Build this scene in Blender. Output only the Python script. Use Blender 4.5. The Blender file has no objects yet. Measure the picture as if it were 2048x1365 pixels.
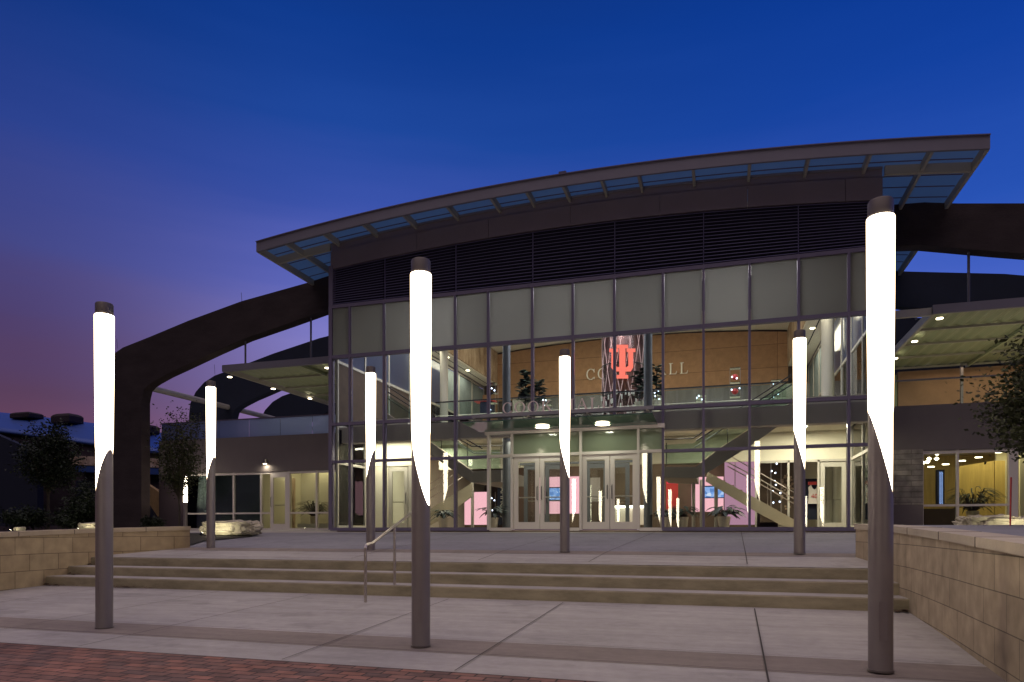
import bpy, math, random
from mathutils import Vector
random.seed(7)
sc = bpy.context.scene
C = sc.collection
R = math.radians
PI = math.pi

# ------------------------------------------------------------------ camera
F = 1365.0; CX = 1024.0; HY = 1060.0
cam_d = bpy.data.cameras.new('camera'); cam = bpy.data.objects.new('camera', cam_d); C.objects.link(cam)
cam.location = (0, 0, 0); cam.rotation_euler = (R(90), 0, R(17.0))
cam_d.sensor_width = 36; cam_d.lens = 24.0; cam_d.shift_y = (HY - 682.5) / 2048
cam_d.clip_start = 0.05; cam_d.clip_end = 2000
sc.camera = cam

# ------------------------------------------------------------------ sky
w = bpy.data.worlds.new('World'); sc.world = w; w.use_nodes = True
nt = w.node_tree; nt.nodes.clear()
N = nt.nodes.new; L = nt.links.new
out = N('ShaderNodeOutputWorld'); bg = N('ShaderNodeBackground'); L(bg.outputs[0], out.inputs[0])
tc = N('ShaderNodeTexCoord'); sep = N('ShaderNodeSeparateXYZ'); L(tc.outputs['Generated'], sep.inputs[0])
def ramp(stops):
    r = N('ShaderNodeValToRGB'); e = r.color_ramp.elements
    while len(e) > 1: e.remove(e[-1])
    e[0].position = stops[0][0]; e[0].color = (*stops[0][1], 1)
    for p, c in stops[1:]:
        k = e.new(p); k.color = (*c, 1)
    return r
def s2l(r, g, b):
    f = lambda c: (c/255/12.92) if c/255 <= .04045 else ((c/255+.055)/1.055)**2.4
    return (f(r), f(g), f(b))
SKY_L = [(0.0, s2l(96,62,82)), (.10, s2l(108,66,90)), (.17, s2l(86,58,88)), (.25, s2l(76,60,106)), (.33, s2l(64,68,132)), (.44, s2l(40,62,138)), (.56, s2l(12,46,118)), (.66, s2l(8,38,102)), (.85, s2l(80,76,120)), (1.0, s2l(150,128,146))]
SKY_C = [(0.0, s2l(140,110,160)), (.15, s2l(150,128,190)), (.25, s2l(138,134,208)), (.33, s2l(100,108,194)), (.42, s2l(58,82,170)), (.50, s2l(28,70,156)), (.58, s2l(13,58,142)), (.68, s2l(10,46,120)), (.85, s2l(80,76,120)), (1.0, s2l(150,128,146))]
SKY_R = [(0.0, s2l(90,110,190)), (.15, s2l(92,106,200)), (.27, s2l(72,100,198)), (.38, s2l(38,82,180)), (.5, s2l(16,64,160)), (.6, s2l(8,56,148)), (.7, s2l(8,44,118)), (.85, s2l(80,76,120)), (1.0, s2l(150,128,146))]
rl, rc, rr = ramp(SKY_L), ramp(SKY_C), ramp(SKY_R)
# slight drifting bands low on the horizon
mp = N('ShaderNodeMapping'); mp.inputs['Scale'].default_value = (1.2, 1.2, 11); L(tc.outputs['Generated'], mp.inputs[0])
nz = N('ShaderNodeTexNoise'); nz.inputs['Scale'].default_value = 2.2; nz.inputs['Detail'].default_value = 3; L(mp.outputs[0], nz.inputs[0])
ms = N('ShaderNodeMath'); ms.operation = 'MULTIPLY_ADD'; ms.inputs[1].default_value = .06; ms.inputs[2].default_value = -.03; L(nz.outputs[0], ms.inputs[0])
ad = N('ShaderNodeMath'); ad.operation = 'ADD'; L(sep.outputs[2], ad.inputs[0]); L(ms.outputs[0], ad.inputs[1])
for r_ in (rl, rc, rr): L(ad.outputs[0], r_.inputs[0])
# azimuth measured on x of the direction
mr1 = N('ShaderNodeMapRange'); mr1.interpolation_type = 'SMOOTHSTEP'; mr1.inputs[1].default_value = -.80; mr1.inputs[2].default_value = -.42; L(sep.outputs[0], mr1.inputs[0])
mr2 = N('ShaderNodeMapRange'); mr2.interpolation_type = 'SMOOTHSTEP'; mr2.inputs[1].default_value = -.35; mr2.inputs[2].default_value = .35; L(sep.outputs[0], mr2.inputs[0])
m1 = N('ShaderNodeMixRGB'); L(mr1.outputs[0], m1.inputs[0]); L(rl.outputs[0], m1.inputs[1]); L(rc.outputs[0], m1.inputs[2])
m2 = N('ShaderNodeMixRGB'); L(mr2.outputs[0], m2.inputs[0]); L(m1.outputs[0], m2.inputs[1]); L(rr.outputs[0], m2.inputs[2])
# the half of the sky behind the viewer is a darker, even mauve near the horizon
rb = ramp([(0.0, s2l(30,24,36)), (.3, s2l(34,30,48)), (.6, s2l(60,52,84)), (.85, s2l(96,88,124)), (1.0, s2l(150,128,146))]); L(ad.outputs[0], rb.inputs[0])
mrb = N('ShaderNodeMapRange'); mrb.interpolation_type = 'SMOOTHSTEP'; mrb.inputs[1].default_value = .10; mrb.inputs[2].default_value = -.35; L(sep.outputs[1], mrb.inputs[0])
m3_ = N('ShaderNodeMixRGB'); L(mrb.outputs[0], m3_.inputs[0]); L(m2.outputs[0], m3_.inputs[1]); L(rb.outputs[0], m3_.inputs[2])
# physical twilight sky laid thinly over the gradient
sky = N('ShaderNodeTexSky'); sky.sky_type = 'NISHITA'; sky.sun_disc = False; sky.sun_elevation = R(-4); sky.sun_rotation = R(300)
sv = N('ShaderNodeVectorMath'); sv.operation = 'SCALE'; sv.inputs[3].default_value = 0.05; L(sky.outputs[0], sv.inputs[0])
av = N('ShaderNodeVectorMath'); L(m3_.outputs[0], av.inputs[0]); L(sv.outputs[0], av.inputs[1])
L(av.outputs[0], bg.inputs[0]); bg.inputs[1].default_value = 1.0

# last glow of the dusk sky, soft, from high behind the camera
sd = bpy.data.lights.new('dusk_glow', 'SUN'); sun = bpy.data.objects.new('dusk_glow', sd); C.objects.link(sun)
sd.energy = .95; sd.angle = R(80); sd.color = (1.0, .82, .82)
sun.rotation_euler = (R(16), 0, R(-10))
sc.view_settings.view_transform = 'Standard'; sc.view_settings.look = 'None'
sc.view_settings.exposure = 0.0; sc.view_settings.gamma = 1
sc.render.engine = 'CYCLES'
sc.cycles.use_denoising = True
sc.cycles.max_bounces = 8; sc.cycles.transparent_max_bounces = 24; sc.cycles.diffuse_bounces = 3; sc.cycles.glossy_bounces = 3
sc.cycles.sample_clamp_indirect = 3.0
sc.cycles.caustics_reflective = False; sc.cycles.caustics_refractive = False

# ------------------------------------------------------------------ measuring helpers
CO, SI = math.cos(R(17)), math.sin(R(17))
def P(x, y, v):
    """photo direction (x, y) met with the upright plane at distance v"""
    a = (x - CX) / F; d = v / (SI * a + CO)
    return Vector((d * (CO * a - SI), v, d * (HY - y) / F))
def U(x, v): return P(x, HY, v).x
def Z(x, y, v): return P(x, y, v).z

# ------------------------------------------------------------------ materials
def mat(name, col, rough=.7, metal=0.0, var=0.0, scale=3.0, bump=0.0, bscale=40.0, spec=.5, emit=None, est=0.0, stretch=None, col2=None, trans=0.0):
    m = bpy.data.materials.new(name); m.use_nodes = True; t = m.node_tree; b = t.nodes['Principled BSDF']
    b.inputs['Base Color'].default_value = (*col, 1); b.inputs['Roughness'].default_value = rough; b.inputs['Metallic'].default_value = metal
    b.inputs['Specular IOR Level'].default_value = spec
    if emit: b.inputs['Emission Color'].default_value = (*emit, 1); b.inputs['Emission Strength'].default_value = est
    if var or bump or col2:
        tcn = t.nodes.new('ShaderNodeTexCoord'); mpn = t.nodes.new('ShaderNodeMapping'); t.links.new(tcn.outputs['Object'], mpn.inputs[0])
        if stretch: mpn.inputs['Scale'].default_value = stretch
    if var or col2:
        n = t.nodes.new('ShaderNodeTexNoise'); n.inputs['Scale'].default_value = scale; n.inputs['Detail'].default_value = 6; n.inputs['Roughness'].default_value = .65
        t.links.new(mpn.outputs[0], n.inputs[0])
        r = t.nodes.new('ShaderNodeValToRGB'); r.color_ramp.elements[0].position = .3; r.color_ramp.elements[1].position = .7
        a_ = [c * (1 - var) for c in col]; b_ = [min(1, c * (1 + var)) for c in (col2 or col)]
        r.color_ramp.elements[0].color = (*a_, 1); r.color_ramp.elements[1].color = (*b_, 1)
        t.links.new(n.outputs[0], r.inputs[0]); t.links.new(r.outputs[0], b.inputs['Base Color'])
    if bump:
        n2 = t.nodes.new('ShaderNodeTexNoise'); n2.inputs['Scale'].default_value = bscale; n2.inputs['Detail'].default_value = 5
        t.links.new(mpn.outputs[0], n2.inputs[0])
        bp = t.nodes.new('ShaderNodeBump'); bp.inputs['Strength'].default_value = bump; bp.inputs['Distance'].default_value = .02
        t.links.new(n2.outputs[0], bp.inputs['Height']); t.links.new(bp.outputs[0], b.inputs['Normal'])
    return m
def emis(name, col, s):
    m = bpy.data.materials.new(name); m.use_nodes = True; t = m.node_tree; t.nodes.clear()
    o = t.nodes.new('ShaderNodeOutputMaterial'); e = t.nodes.new('ShaderNodeEmission'); e.inputs[0].default_value = (*col, 1); e.inputs[1].default_value = s
    t.links.new(e.outputs[0], o.inputs[0]); return m
def glass(name, tint=(.93, .96, .94), ior=1.5, rough=0.0, refl=1.0):
    m = bpy.data.materials.new(name); m.use_nodes = True; t = m.node_tree; t.nodes.clear()
    o = t.nodes.new('ShaderNodeOutputMaterial'); mx = t.nodes.new('ShaderNodeMixShader'); fr = t.nodes.new('ShaderNodeFresnel'); fr.inputs[0].default_value = ior
    tr = t.nodes.new('ShaderNodeBsdfTransparent'); tr.inputs[0].default_value = (*tint, 1)
    gl = t.nodes.new('ShaderNodeBsdfGlossy'); gl.inputs['Roughness'].default_value = rough; gl.inputs[0].default_value = (refl, refl, refl, 1)
    t.links.new(fr.outputs[0], mx.inputs[0]); t.links.new(tr.outputs[0], mx.inputs[1]); t.links.new(gl.outputs[0], mx.inputs[2]); t.links.new(mx.outputs[0], o.inputs[0])
    return m
def frosted(name, col=(.5, .5, .5), tr=.6, see=.12, gr=.08):
    m = bpy.data.materials.new(name); m.use_nodes = True; t = m.node_tree; t.nodes.clear()
    o = t.nodes.new('ShaderNodeOutputMaterial')
    d = t.nodes.new('ShaderNodeBsdfDiffuse'); d.inputs[0].default_value = (*[c*.35 for c in col], 1)
    tl = t.nodes.new('ShaderNodeBsdfTranslucent'); tl.inputs[0].default_value = (*col, 1)
    gl = t.nodes.new('ShaderNodeBsdfGlossy'); gl.inputs['Roughness'].default_value = gr
    tp = t.nodes.new('ShaderNodeBsdfTransparent')
    a = t.nodes.new('ShaderNodeMixShader'); a.inputs[0].default_value = tr; b = t.nodes.new('ShaderNodeMixShader'); b.inputs[0].default_value = see; c = t.nodes.new('ShaderNodeMixShader')
    fr = t.nodes.new('ShaderNodeFresnel'); fr.inputs[0].default_value = 1.45
    t.links.new(d.outputs[0], a.inputs[1]); t.links.new(tl.outputs[0], a.inputs[2]); t.links.new(a.outputs[0], b.inputs[1]); t.links.new(tp.outputs[0], b.inputs[2])
    t.links.new(fr.outputs[0], c.inputs[0]); t.links.new(b.outputs[0], c.inputs[1]); t.links.new(gl.outputs[0], c.inputs[2]); t.links.new(c.outputs[0], o.inputs[0])
    return m
def pane_variation(m, lo, hi):
    t = m.node_tree; oi = t.nodes.new('ShaderNodeObjectInfo'); g = t.nodes.new('ShaderNodeTexCoord'); n = t.nodes.new('ShaderNodeTexNoise'); n.inputs['Scale'].default_value = .45; n.inputs['Detail'].default_value = 1
    t.links.new(g.outputs['Object'], n.inputs[0]); a = t.nodes.new('ShaderNodeMath'); a.operation = 'ADD'; t.links.new(oi.outputs['Random'], a.inputs[0]); t.links.new(n.outputs[0], a.inputs[1])
    r = t.nodes.new('ShaderNodeMapRange'); r.inputs[1].default_value = .3; r.inputs[2].default_value = 1.6; r.inputs[3].default_value = lo; r.inputs[4].default_value = hi; t.links.new(a.outputs[0], r.inputs[0])
    for nd in [k for k in t.nodes if k.type in ('BSDF_DIFFUSE', 'BSDF_TRANSLUCENT')]:
        c = t.nodes.new('ShaderNodeVectorMath'); c.operation = 'SCALE'; c.inputs[0].default_value = nd.inputs[0].default_value[:3]; t.links.new(r.outputs[0], c.inputs[3]); t.links.new(c.outputs[0], nd.inputs[0])
    return m
def brickmat(name, c1, c2, mortar, bw, bh, msize, axes='xy', rough=.85, bump=.3, off=.5, var=.2):
    """block pattern; axes picks which object coordinates run along and across the courses"""
    m = bpy.data.materials.new(name); m.use_nodes = True; t = m.node_tree; b = t.nodes['Principled BSDF']; b.inputs['Roughness'].default_value = rough
    b.inputs['Specular IOR Level'].default_value = .25
    g = t.nodes.new('ShaderNodeTexCoord'); s = t.nodes.new('ShaderNodeSeparateXYZ'); c = t.nodes.new('ShaderNodeCombineXYZ'); t.links.new(g.outputs['Object'], s.inputs[0])
    ix = {'x': 0, 'y': 1, 'z': 2}
    t.links.new(s.outputs[ix[axes[0]]], c.inputs[0]); t.links.new(s.outputs[ix[axes[1]]], c.inputs[1])
    br = t.nodes.new('ShaderNodeTexBrick'); br.offset = off; br.inputs['Scale'].default_value = 1; br.inputs['Brick Width'].default_value = bw; br.inputs['Row Height'].default_value = bh
    br.inputs['Mortar Size'].default_value = msize; br.inputs['Mortar Smooth'].default_value = .1
    br.inputs['Color1'].default_value = (*c1, 1); br.inputs['Color2'].default_value = (*c2, 1); br.inputs['Mortar'].default_value = (*mortar, 1)
    t.links.new(c.outputs[0], br.inputs[0])
    n = t.nodes.new('ShaderNodeTexNoise'); n.inputs['Scale'].default_value = 5; n.inputs['Detail'].default_value = 7; t.links.new(g.outputs['Object'], n.inputs[0])
    mx = t.nodes.new('ShaderNodeMixRGB'); mx.blend_type = 'MULTIPLY'; mx.inputs[0].default_value = 1
    r = t.nodes.new('ShaderNodeValToRGB'); r.color_ramp.elements[0].position = .3; r.color_ramp.elements[1].position = .7
    r.color_ramp.elements[0].color = (1-var, 1-var, 1-var, 1); r.color_ramp.elements[1].color = (1+var, 1+var, 1+var, 1)
    t.links.new(n.outputs[0], r.inputs[0]); t.links.new(br.outputs[0], mx.inputs[1]); t.links.new(r.outputs[0], mx.inputs[2]); t.links.new(mx.outputs[0], b.inputs['Base Color'])
    bp = t.nodes.new('ShaderNodeBump'); bp.inputs['Strength'].default_value = bump; bp.inputs['Distance'].default_value = .01; bp.invert = True
    n3 = t.nodes.new('ShaderNodeTexNoise'); n3.inputs['Scale'].default_value = 60; t.links.new(g.outputs['Object'], n3.inputs[0])
    m3 = t.nodes.new('ShaderNodeMath'); m3.operation = 'MULTIPLY_ADD'; m3.inputs[1].default_value = .3; t.links.new(n3.outputs[0], m3.inputs[0]); t.links.new(br.outputs['Fac'], m3.inputs[2])
    t.links.new(m3.outputs[0], bp.inputs['Height']); t.links.new(bp.outputs[0], b.inputs['Normal'])
    return m

M = {}
def concrete(name, c, streak=.16, stain=.22, speck=.10, rough=.85):
    m = mat(name, c, rough, spec=.3, bump=.25, bscale=70); t = m.node_tree; b = t.nodes['Principled BSDF']
    g = t.nodes.new('ShaderNodeTexCoord'); col = t.nodes.new('ShaderNodeRGB'); col.outputs[0].default_value = (*c, 1); last = col.outputs[0]
    for sc_, st, amt, lo, hi, det in ((.55, (1, 1, 1), stain, .35, .68, 5), (2.2, (.35, 2.6, 1), streak, .3, .72, 7), (9, (1, 1, 1), speck, .3, .7, 8), (1.3, (1, 1, 1), stain*.9, .58, .66, 9)):
        mp_ = t.nodes.new('ShaderNodeMapping'); mp_.inputs['Scale'].default_value = st; t.links.new(g.outputs['Object'], mp_.inputs[0])
        n = t.nodes.new('ShaderNodeTexNoise'); n.inputs['Scale'].default_value = sc_; n.inputs['Detail'].default_value = det; n.inputs['Roughness'].default_value = .62; t.links.new(mp_.outputs[0], n.inputs[0])
        r = t.nodes.new('ShaderNodeMapRange'); r.inputs[1].default_value = lo; r.inputs[2].default_value = hi; r.inputs[3].default_value = 1+amt; r.inputs[4].default_value = 1-amt; t.links.new(n.outputs[0], r.inputs[0])
        x = t.nodes.new('ShaderNodeVectorMath'); x.operation = 'SCALE'; t.links.new(last, x.inputs[0]); t.links.new(r.outputs[0], x.inputs[3]); last = x.outputs[0]
    t.links.new(last, b.inputs['Base Color']); return m
M['conc'] = concrete('plaza_concrete', (.32, .30, .28), .13, .10, .08)
M['conc_band'] = concrete('band_concrete', (.215, .18, .155), .12, .10, .08)
M['conc_upper'] = concrete('upper_plaza_concrete', (.195, .19, .215), .1, .09)
M['riser'] = mat('step_concrete', (.26, .225, .155), .9, var=.3, scale=1.7, bump=.3, bscale=50, stretch=(1, 1, 3), spec=.2)
M['joint'] = mat('joint_filler', (.045, .038, .035), .95)
M['brick'] = brickmat('paver_brick', (.29, .135, .10), (.14, .09, .08), (.05, .036, .033), .215, .108, .008, 'xy', bump=.6, var=.35)
M['stone'] = brickmat('limestone_block', (.40, .32, .23), (.33, .265, .19), (.15, .12, .09), .60, .285, .005, 'yz', bump=.35, var=.2)
M['stonel'] = brickmat('lamp_tinted_limestone_block', (.42, .325, .19), (.36, .27, .155), (.17, .125, .08), .62, .30, .006, 'yz', bump=.35, var=.16)  # same limestone as the right wall, warm lamp light painted into the colour
M['copingl'] = mat('lamp_tinted_coping_stone', (.42, .34, .23), .85, var=.1, scale=3, bump=.2)  # left coping, also warmed by painted lamp light
M['coping'] = mat('coping_stone', (.40, .34, .27), .85, var=.1, scale=3, bump=.2)
M['soil'] = mat('planting_soil', (.02, .017, .013), .95, var=.4, scale=8, bump=.8, bscale=30)
M['lawn'] = mat('far_ground', (.028, .026, .026), .95, var=.4, scale=2, bump=.5, bscale=10)
M['post'] = mat('lamp_post_paint', (.235, .205, .20), .42, .35, var=.04, scale=6)
M['cap'] = mat('lamp_cap_paint', (.13, .11, .10), .5, .3)
def tubemat():
    m = bpy.data.materials.new('lit_acrylic_tube'); m.use_nodes = True; t = m.node_tree; t.nodes.clear()
    o = t.nodes.new('ShaderNodeOutputMaterial'); e = t.nodes.new('ShaderNodeEmission'); lw_ = t.nodes.new('ShaderNodeLayerWeight'); lw_.inputs[0].default_value = .5
    r = t.nodes.new('ShaderNodeMapRange'); r.inputs[1].default_value = .25; r.inputs[2].default_value = .95; r.inputs[3].default_value = 19.0; r.inputs[4].default_value = 1.15
    t.links.new(lw_.outputs['Facing'], r.inputs[0]); t.links.new(r.outputs[0], e.inputs[1]); cr = t.nodes.new('ShaderNodeValToRGB'); cr.color_ramp.elements[0].position = .6; cr.color_ramp.elements[1].position = .97; cr.color_ramp.elements[0].color = (1, .86, .64, 1); cr.color_ramp.elements[1].color = (1, .66, .34, 1); t.links.new(lw_.outputs['Facing'], cr.inputs[0]); t.links.new(cr.outputs[0], e.inputs[0]); t.links.new(e.outputs[0], o.inputs[0]); return m
M['tube'] = tubemat()
M['steel'] = mat('brushed_steel', (.5, .45, .43), .28, 1.0)
M['frame'] = mat('mullion_paint', (.135, .115, .19), .6, .1)
M['frame_lo'] = mat('door_aluminium', (.66, .61, .58), .45, .1)
M['panel'] = mat('metal_wall_panel', (.24, .20, .25), .48, .35, var=.06, scale=.7)
M['louvre'] = mat('louvre_blade', (.14, .125, .27), .55, .1)
M['black'] = mat('black_void', (.012, .012, .03), .9)
M['fascia'] = mat('fascia_paint', (.20, .19, .235), .5, .25, var=.05, scale=1)
M['beam'] = mat('outrigger_paint', (.40, .38, .34), .55, .2)

M['arch2'] = mat('arch_concrete_sky_tint', (.010, .016, .036), .85, var=.2, scale=.9)  # same concrete, blue skylight on the far arches put into the colour
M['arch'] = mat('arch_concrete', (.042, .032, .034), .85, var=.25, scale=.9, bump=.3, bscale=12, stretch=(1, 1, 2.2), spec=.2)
M['terr'] = mat('terrace_floor', (.5, .48, .45), .8)
M['wingwall'] = mat('wing_plaster', (.15, .128, .132), .85, var=.08, scale=1.0, bump=.15, bscale=40)
M['rough'] = brickmat('split_face_block', (.30, .27, .24), (.22, .20, .185), (.15, .13, .12), .8, .155, .008, 'xz', bump=1.0, var=.3)
M['glass'] = glass('clear_glass')
M['galglass'] = glass('gallery_rail_glass', (.90, .95, .93))
M['railglass'] = glass('green_edge_glass', (.72, .82, .78))
M['cangl'] = frosted('canopy_glass', (.22, .50, .40), .45, .12, .05)
M['frost'] = pane_variation(frosted('frosted_glass', (.60, .61, .57), .58, .0), .85, 1.22)
M['frostg'] = frosted('green_frosted_glass', (.50, .60, .44), .5, .2)
M['milky'] = frosted('milky_rail_glass', (.50, .60, 1.0), .6, .2, .1)
M['deck'] = frosted('blue_polycarbonate', (.42, .68, .95), .7, .0, .2)
M['blind'] = mat('window_blind', (.20, .25, .27), .8, var=.25, scale=.8)
M['white'] = mat('white_plaster', (.74, .71, .60), .9, var=.03, scale=1)
M['whitec'] = mat('white_ceiling', (.70, .67, .60), .9)
M['slab'] = mat('slab_cladding', (.42, .38, .41), .6, var=.04)
M['stringer'] = mat('stair_stringer_paint', (.52, .47, .37), .6, var=.04)
M['stringer_d'] = mat('stair_stringer_grey', (.26, .24, .23), .6, var=.04)
M['dark_rail'] = mat('dark_handrail', (.05, .05, .06), .35, .7)
M['tread'] = mat('stair_tread', (.30, .2, .12), .7)
M['wood'] = brickmat('maple_panel', (.44, .26, .15), (.40, .235, .135), (.22, .12, .07), 3.2, 1.05, .012, 'xz', rough=.5, bump=.1, off=0, var=.1)
M['woody'] = mat('yellow_maple', (.46, .34, .12), .5, var=.22, scale=3, stretch=(4, 4, .3))
M['mural'] = mat('mural_panel', (.30, .18, .10), .7, var=.2, scale=1.3, col2=(.62, .50, .38), stretch=(1, 1.6, .7))
M['column'] = mat('column_paint', (.45, .43, .40), .6)
M['column_d'] = mat('column_grey', (.14, .155, .18), .45, .2)
M['floor'] = mat('lobby_floor', (.30, .24, .18), .35, var=.15, scale=1.5)
M['darkroom'] = mat('dark_interior', (.10, .07, .05), .8, var=.3, scale=1)
M['metal_base'] = mat('metal_base_panel', (.26, .245, .24), .3, .7, var=.2, scale=1.2, stretch=(3, 1, .3))
M['pink'] = emis('pink_lightbox', (1.0, .50, .58), 1.15)
M['pinkd'] = emis('pink_lightbox_dim', (.70, .36, .52), .7)
M['red'] = emis('red_lit_sign', (1.0, .20, .15), 1.25)
M['redp'] = mat('crimson_panel', (.45, .03, .03), .5)
M['redglow'] = emis('red_backlight', (1.0, .08, .12), .9)
M['warm'] = emis('warm_downlight_and_glow', (1.0, .86, .58), 9.0)
M['strip'] = emis('fluorescent_strip', (1.0, .93, .72), 6.0)
M['led'] = emis('blue_white_led', (.68, .75, 1.0), 7.0)
M['spot'] = emis('ground_spot_lens', (1.0, .93, .62), 6.0)
M['leaf'] = mat('leaf_green', (.035, .06, .018), .6, var=.5, scale=3, spec=.3)
M['leafd'] = mat('leaf_dark', (.012, .020, .009), .6, var=.5, scale=3, spec=.3)
M['leafy'] = mat('leaf_olive', (.032, .038, .012), .6, var=.5, scale=3, spec=.3)
M['leafi'] = mat('leaf_indoor', (.010, .022, .010), .55, var=.4, scale=6)
M['bark'] = mat('tree_bark', (.05, .038, .03), .9, var=.3, scale=10, bump=.6)
M['pot'] = mat('silver_pot', (.55, .52, .46), .3, .8)
M['rock'] = mat('pale_boulder_stone', (.42, .38, .30), .95, var=.35, scale=2.5, bump=1.0, bscale=7, spec=.2)
M['roofblue'] = mat('standing_seam_roof', (.045, .10, .34), .4, .3, var=.12, scale=.8, stretch=(.3, .3, 3))
M['bgwall'] = mat('background_brick', (.045, .03, .04), .9, var=.15, scale=1)
M['bgdark'] = mat('background_dark', (.008, .012, .03), .9)
M['corr'] = mat('corrugated_soffit', (.27, .31, .20), .5, .15)
M['rod'] = mat('hanger_rod', (.16, .15, .18), .5, .4)
M['brownw'] = mat('brown_side_wall', (.075,.05,.04), .85, var=.2)
M['tan'] = mat('tan_concrete', (.42, .28, .12), .85, var=.2)
M['salmon'] = mat('salmon_lit_wall', (.30, .18, .12), .85, var=.12, scale=2)  # terrace back wall, salmon glow of the lighting put into its colour
M['signl'] = mat('letter_metal', (.68, .56, .58), .5, .1)
M['signw'] = mat('wall_letter_metal', (.62, .60, .56), .35, .5)
M['jersey'] = mat('white_jersey', (.75, .70, .68), .8)
def screenmat():
    m = bpy.data.materials.new('tv_picture'); m.use_nodes = True; t = m.node_tree; t.nodes.clear()
    o = t.nodes.new('ShaderNodeOutputMaterial'); e = t.nodes.new('ShaderNodeEmission'); v = t.nodes.new('ShaderNodeTexVoronoi'); v.inputs['Scale'].default_value = 7
    g = t.nodes.new('ShaderNodeTexCoord'); r = t.nodes.new('ShaderNodeValToRGB'); t.links.new(g.outputs['Object'], v.inputs[0]); t.links.new(v.outputs['Color'], r.inputs[0])
    r.color_ramp.elements[0].color = (.03, .09, .30, 1); r.color_ramp.elements[1].color = (.9, .95, 1, 1); k = r.color_ramp.elements.new(.5); k.color = (.18, .34, .75, 1)
    t.links.new(r.outputs[0], e.inputs[0]); e.inputs[1].default_value = 1.2; t.links.new(e.outputs[0], o.inputs[0]); return m
M['tv'] = screenmat()

# ------------------------------------------------------------------ mesh helpers
class MB:
    def __init__(s): s.v = []; s.f = []
    def add(s, vs, fs):
        o = len(s.v); s.v += [tuple(a) for a in vs]; s.f += [tuple(i + o for i in q) for q in fs]; return s
    def box(s, x0, x1, y0, y1, z0, z1):
        if x1 < x0: x0, x1 = x1, x0
        if y1 < y0: y0, y1 = y1, y0
        if z1 < z0: z0, z1 = z1, z0
        return s.add([(x0,y0,z0),(x1,y0,z0),(x1,y1,z0),(x0,y1,z0),(x0,y0,z1),(x1,y0,z1),(x1,y1,z1),(x0,y1,z1)],
                     [(0,3,2,1),(4,5,6,7),(0,1,5,4),(1,2,6,5),(2,3,7,6),(3,0,4,7)])
    def bar(s, a, b, wd, h=None, up=(0,0,1)):
        """rectangular bar from a to b"""
        a, b = Vector(a), Vector(b); h = h or wd; d = (b - a).normalized(); up = Vector(up)
        if abs(d.dot(up)) > .98: up = Vector((0,1,0))
        sx = d.cross(up).normalized() * wd / 2; sz = sx.normalized().cross(d).normalized() * h / 2
        vs = [p + i * sx + j * sz for p in (a, b) for i, j in ((-1,-1),(1,-1),(1,1),(-1,1))]
        return s.add(vs, [(0,1,2,3),(7,6,5,4),(0,4,5,1),(1,5,6,2),(2,6,7,3),(3,7,4,0)])
    def tube(s, pts, r, n=10, r1=None, cap=True):
        pts = [Vector(p) for p in pts]; m = len(pts); rings = []
        for i, p in enumerate(pts):
            d = ((pts[min(i+1, m-1)] - pts[max(i-1, 0)])).normalized()
            up = Vector((0,0,1)) if abs(d.z) < .95 else Vector((1,0,0))
            x = d.cross(up).normalized(); y = x.cross(d)
            rad = r if r1 is None else r + (r1 - r) * i / max(1, m - 1)
            rings.append([p + rad * (math.cos(2*PI*k/n) * x + math.sin(2*PI*k/n) * y) for k in range(n)])
        vs = [q for g in rings for q in g]; fs = []
        for i in range(m - 1):
            for k in range(n):
                fs.append((i*n+k, i*n+(k+1)%n, (i+1)*n+(k+1)%n, (i+1)*n+k))
        if cap: fs.append(tuple(range(n-1, -1, -1))); fs.append(tuple((m-1)*n+k for k in range(n)))
        return s.add(vs, fs)
    def lathe(s, prof, cx=0, cy=0, cz=0, n=32):
        vs = []; fs = []
        for r, z in prof:
            vs += [(cx + r*math.cos(2*PI*k/n), cy + r*math.sin(2*PI*k/n), cz + z) for k in range(n)]
        for i in range(len(prof) - 1):
            for k in range(n): fs.append((i*n+k, i*n+(k+1)%n, (i+1)*n+(k+1)%n, (i+1)*n+k))
        fs.append(tuple(range(n-1, -1, -1))); fs.append(tuple((len(prof)-1)*n+k for k in range(n)))
        return s.add(vs, fs)
    def prism_y(s, poly, y0, y1):
        """polygon in (x, z) extruded along y"""
        n = len(poly); vs = [(p[0], y0, p[1]) for p in poly] + [(p[0], y1, p[1]) for p in poly]
        return s.add(vs, [tuple(range(n)), tuple(range(2*n-1, n-1, -1))] + [(i, i+n, (i+1)%n+n, (i+1)%n) for i in range(n)])
    def strip_y(s, top, bot, y0, y1):
        """band between two (x,z) polylines of equal length, extruded along y (quads only)"""
        n = len(top)
        for i in range(n-1):
            a, b, c, d = top[i], top[i+1], bot[i+1], bot[i]
            vs = [(p[0], y, p[1]) for y in (y0, y1) for p in (a, b, c, d)]
            fs = [(0,3,2,1),(4,5,6,7),(0,1,5,4),(3,7,6,2)]
            if i == 0: fs.append((0,4,7,3))
            if i == n-2: fs.append((1,2,6,5))
            s.add(vs, fs)
        return s
    def build(s, name, m, parent=None, smooth=False, root=None):
        me = bpy.data.meshes.new(name)
        org = Vector((0,0,0))
        q = parent
        while q is not None: org += q.location; q = q.parent
        me.from_pydata([tuple(Vector(a) - org) for a in s.v], [], s.f); me.update()
        bm_fix(me)
        if smooth:
            for p in me.polygons: p.use_smooth = True
            try:
                me.set_sharp_from_angle(angle=R(35))
            except Exception: pass
        me.materials.append(M[m] if isinstance(m, str) else m)
        o = bpy.data.objects.new(name, me); C.objects.link(o)
        if parent is not None: o.parent = parent
        return o
import bmesh
def bm_fix(me):
    bm = bmesh.new(); bm.from_mesh(me); bmesh.ops.recalc_face_normals(bm, faces=bm.faces); bm.to_mesh(me); bm.free()
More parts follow.
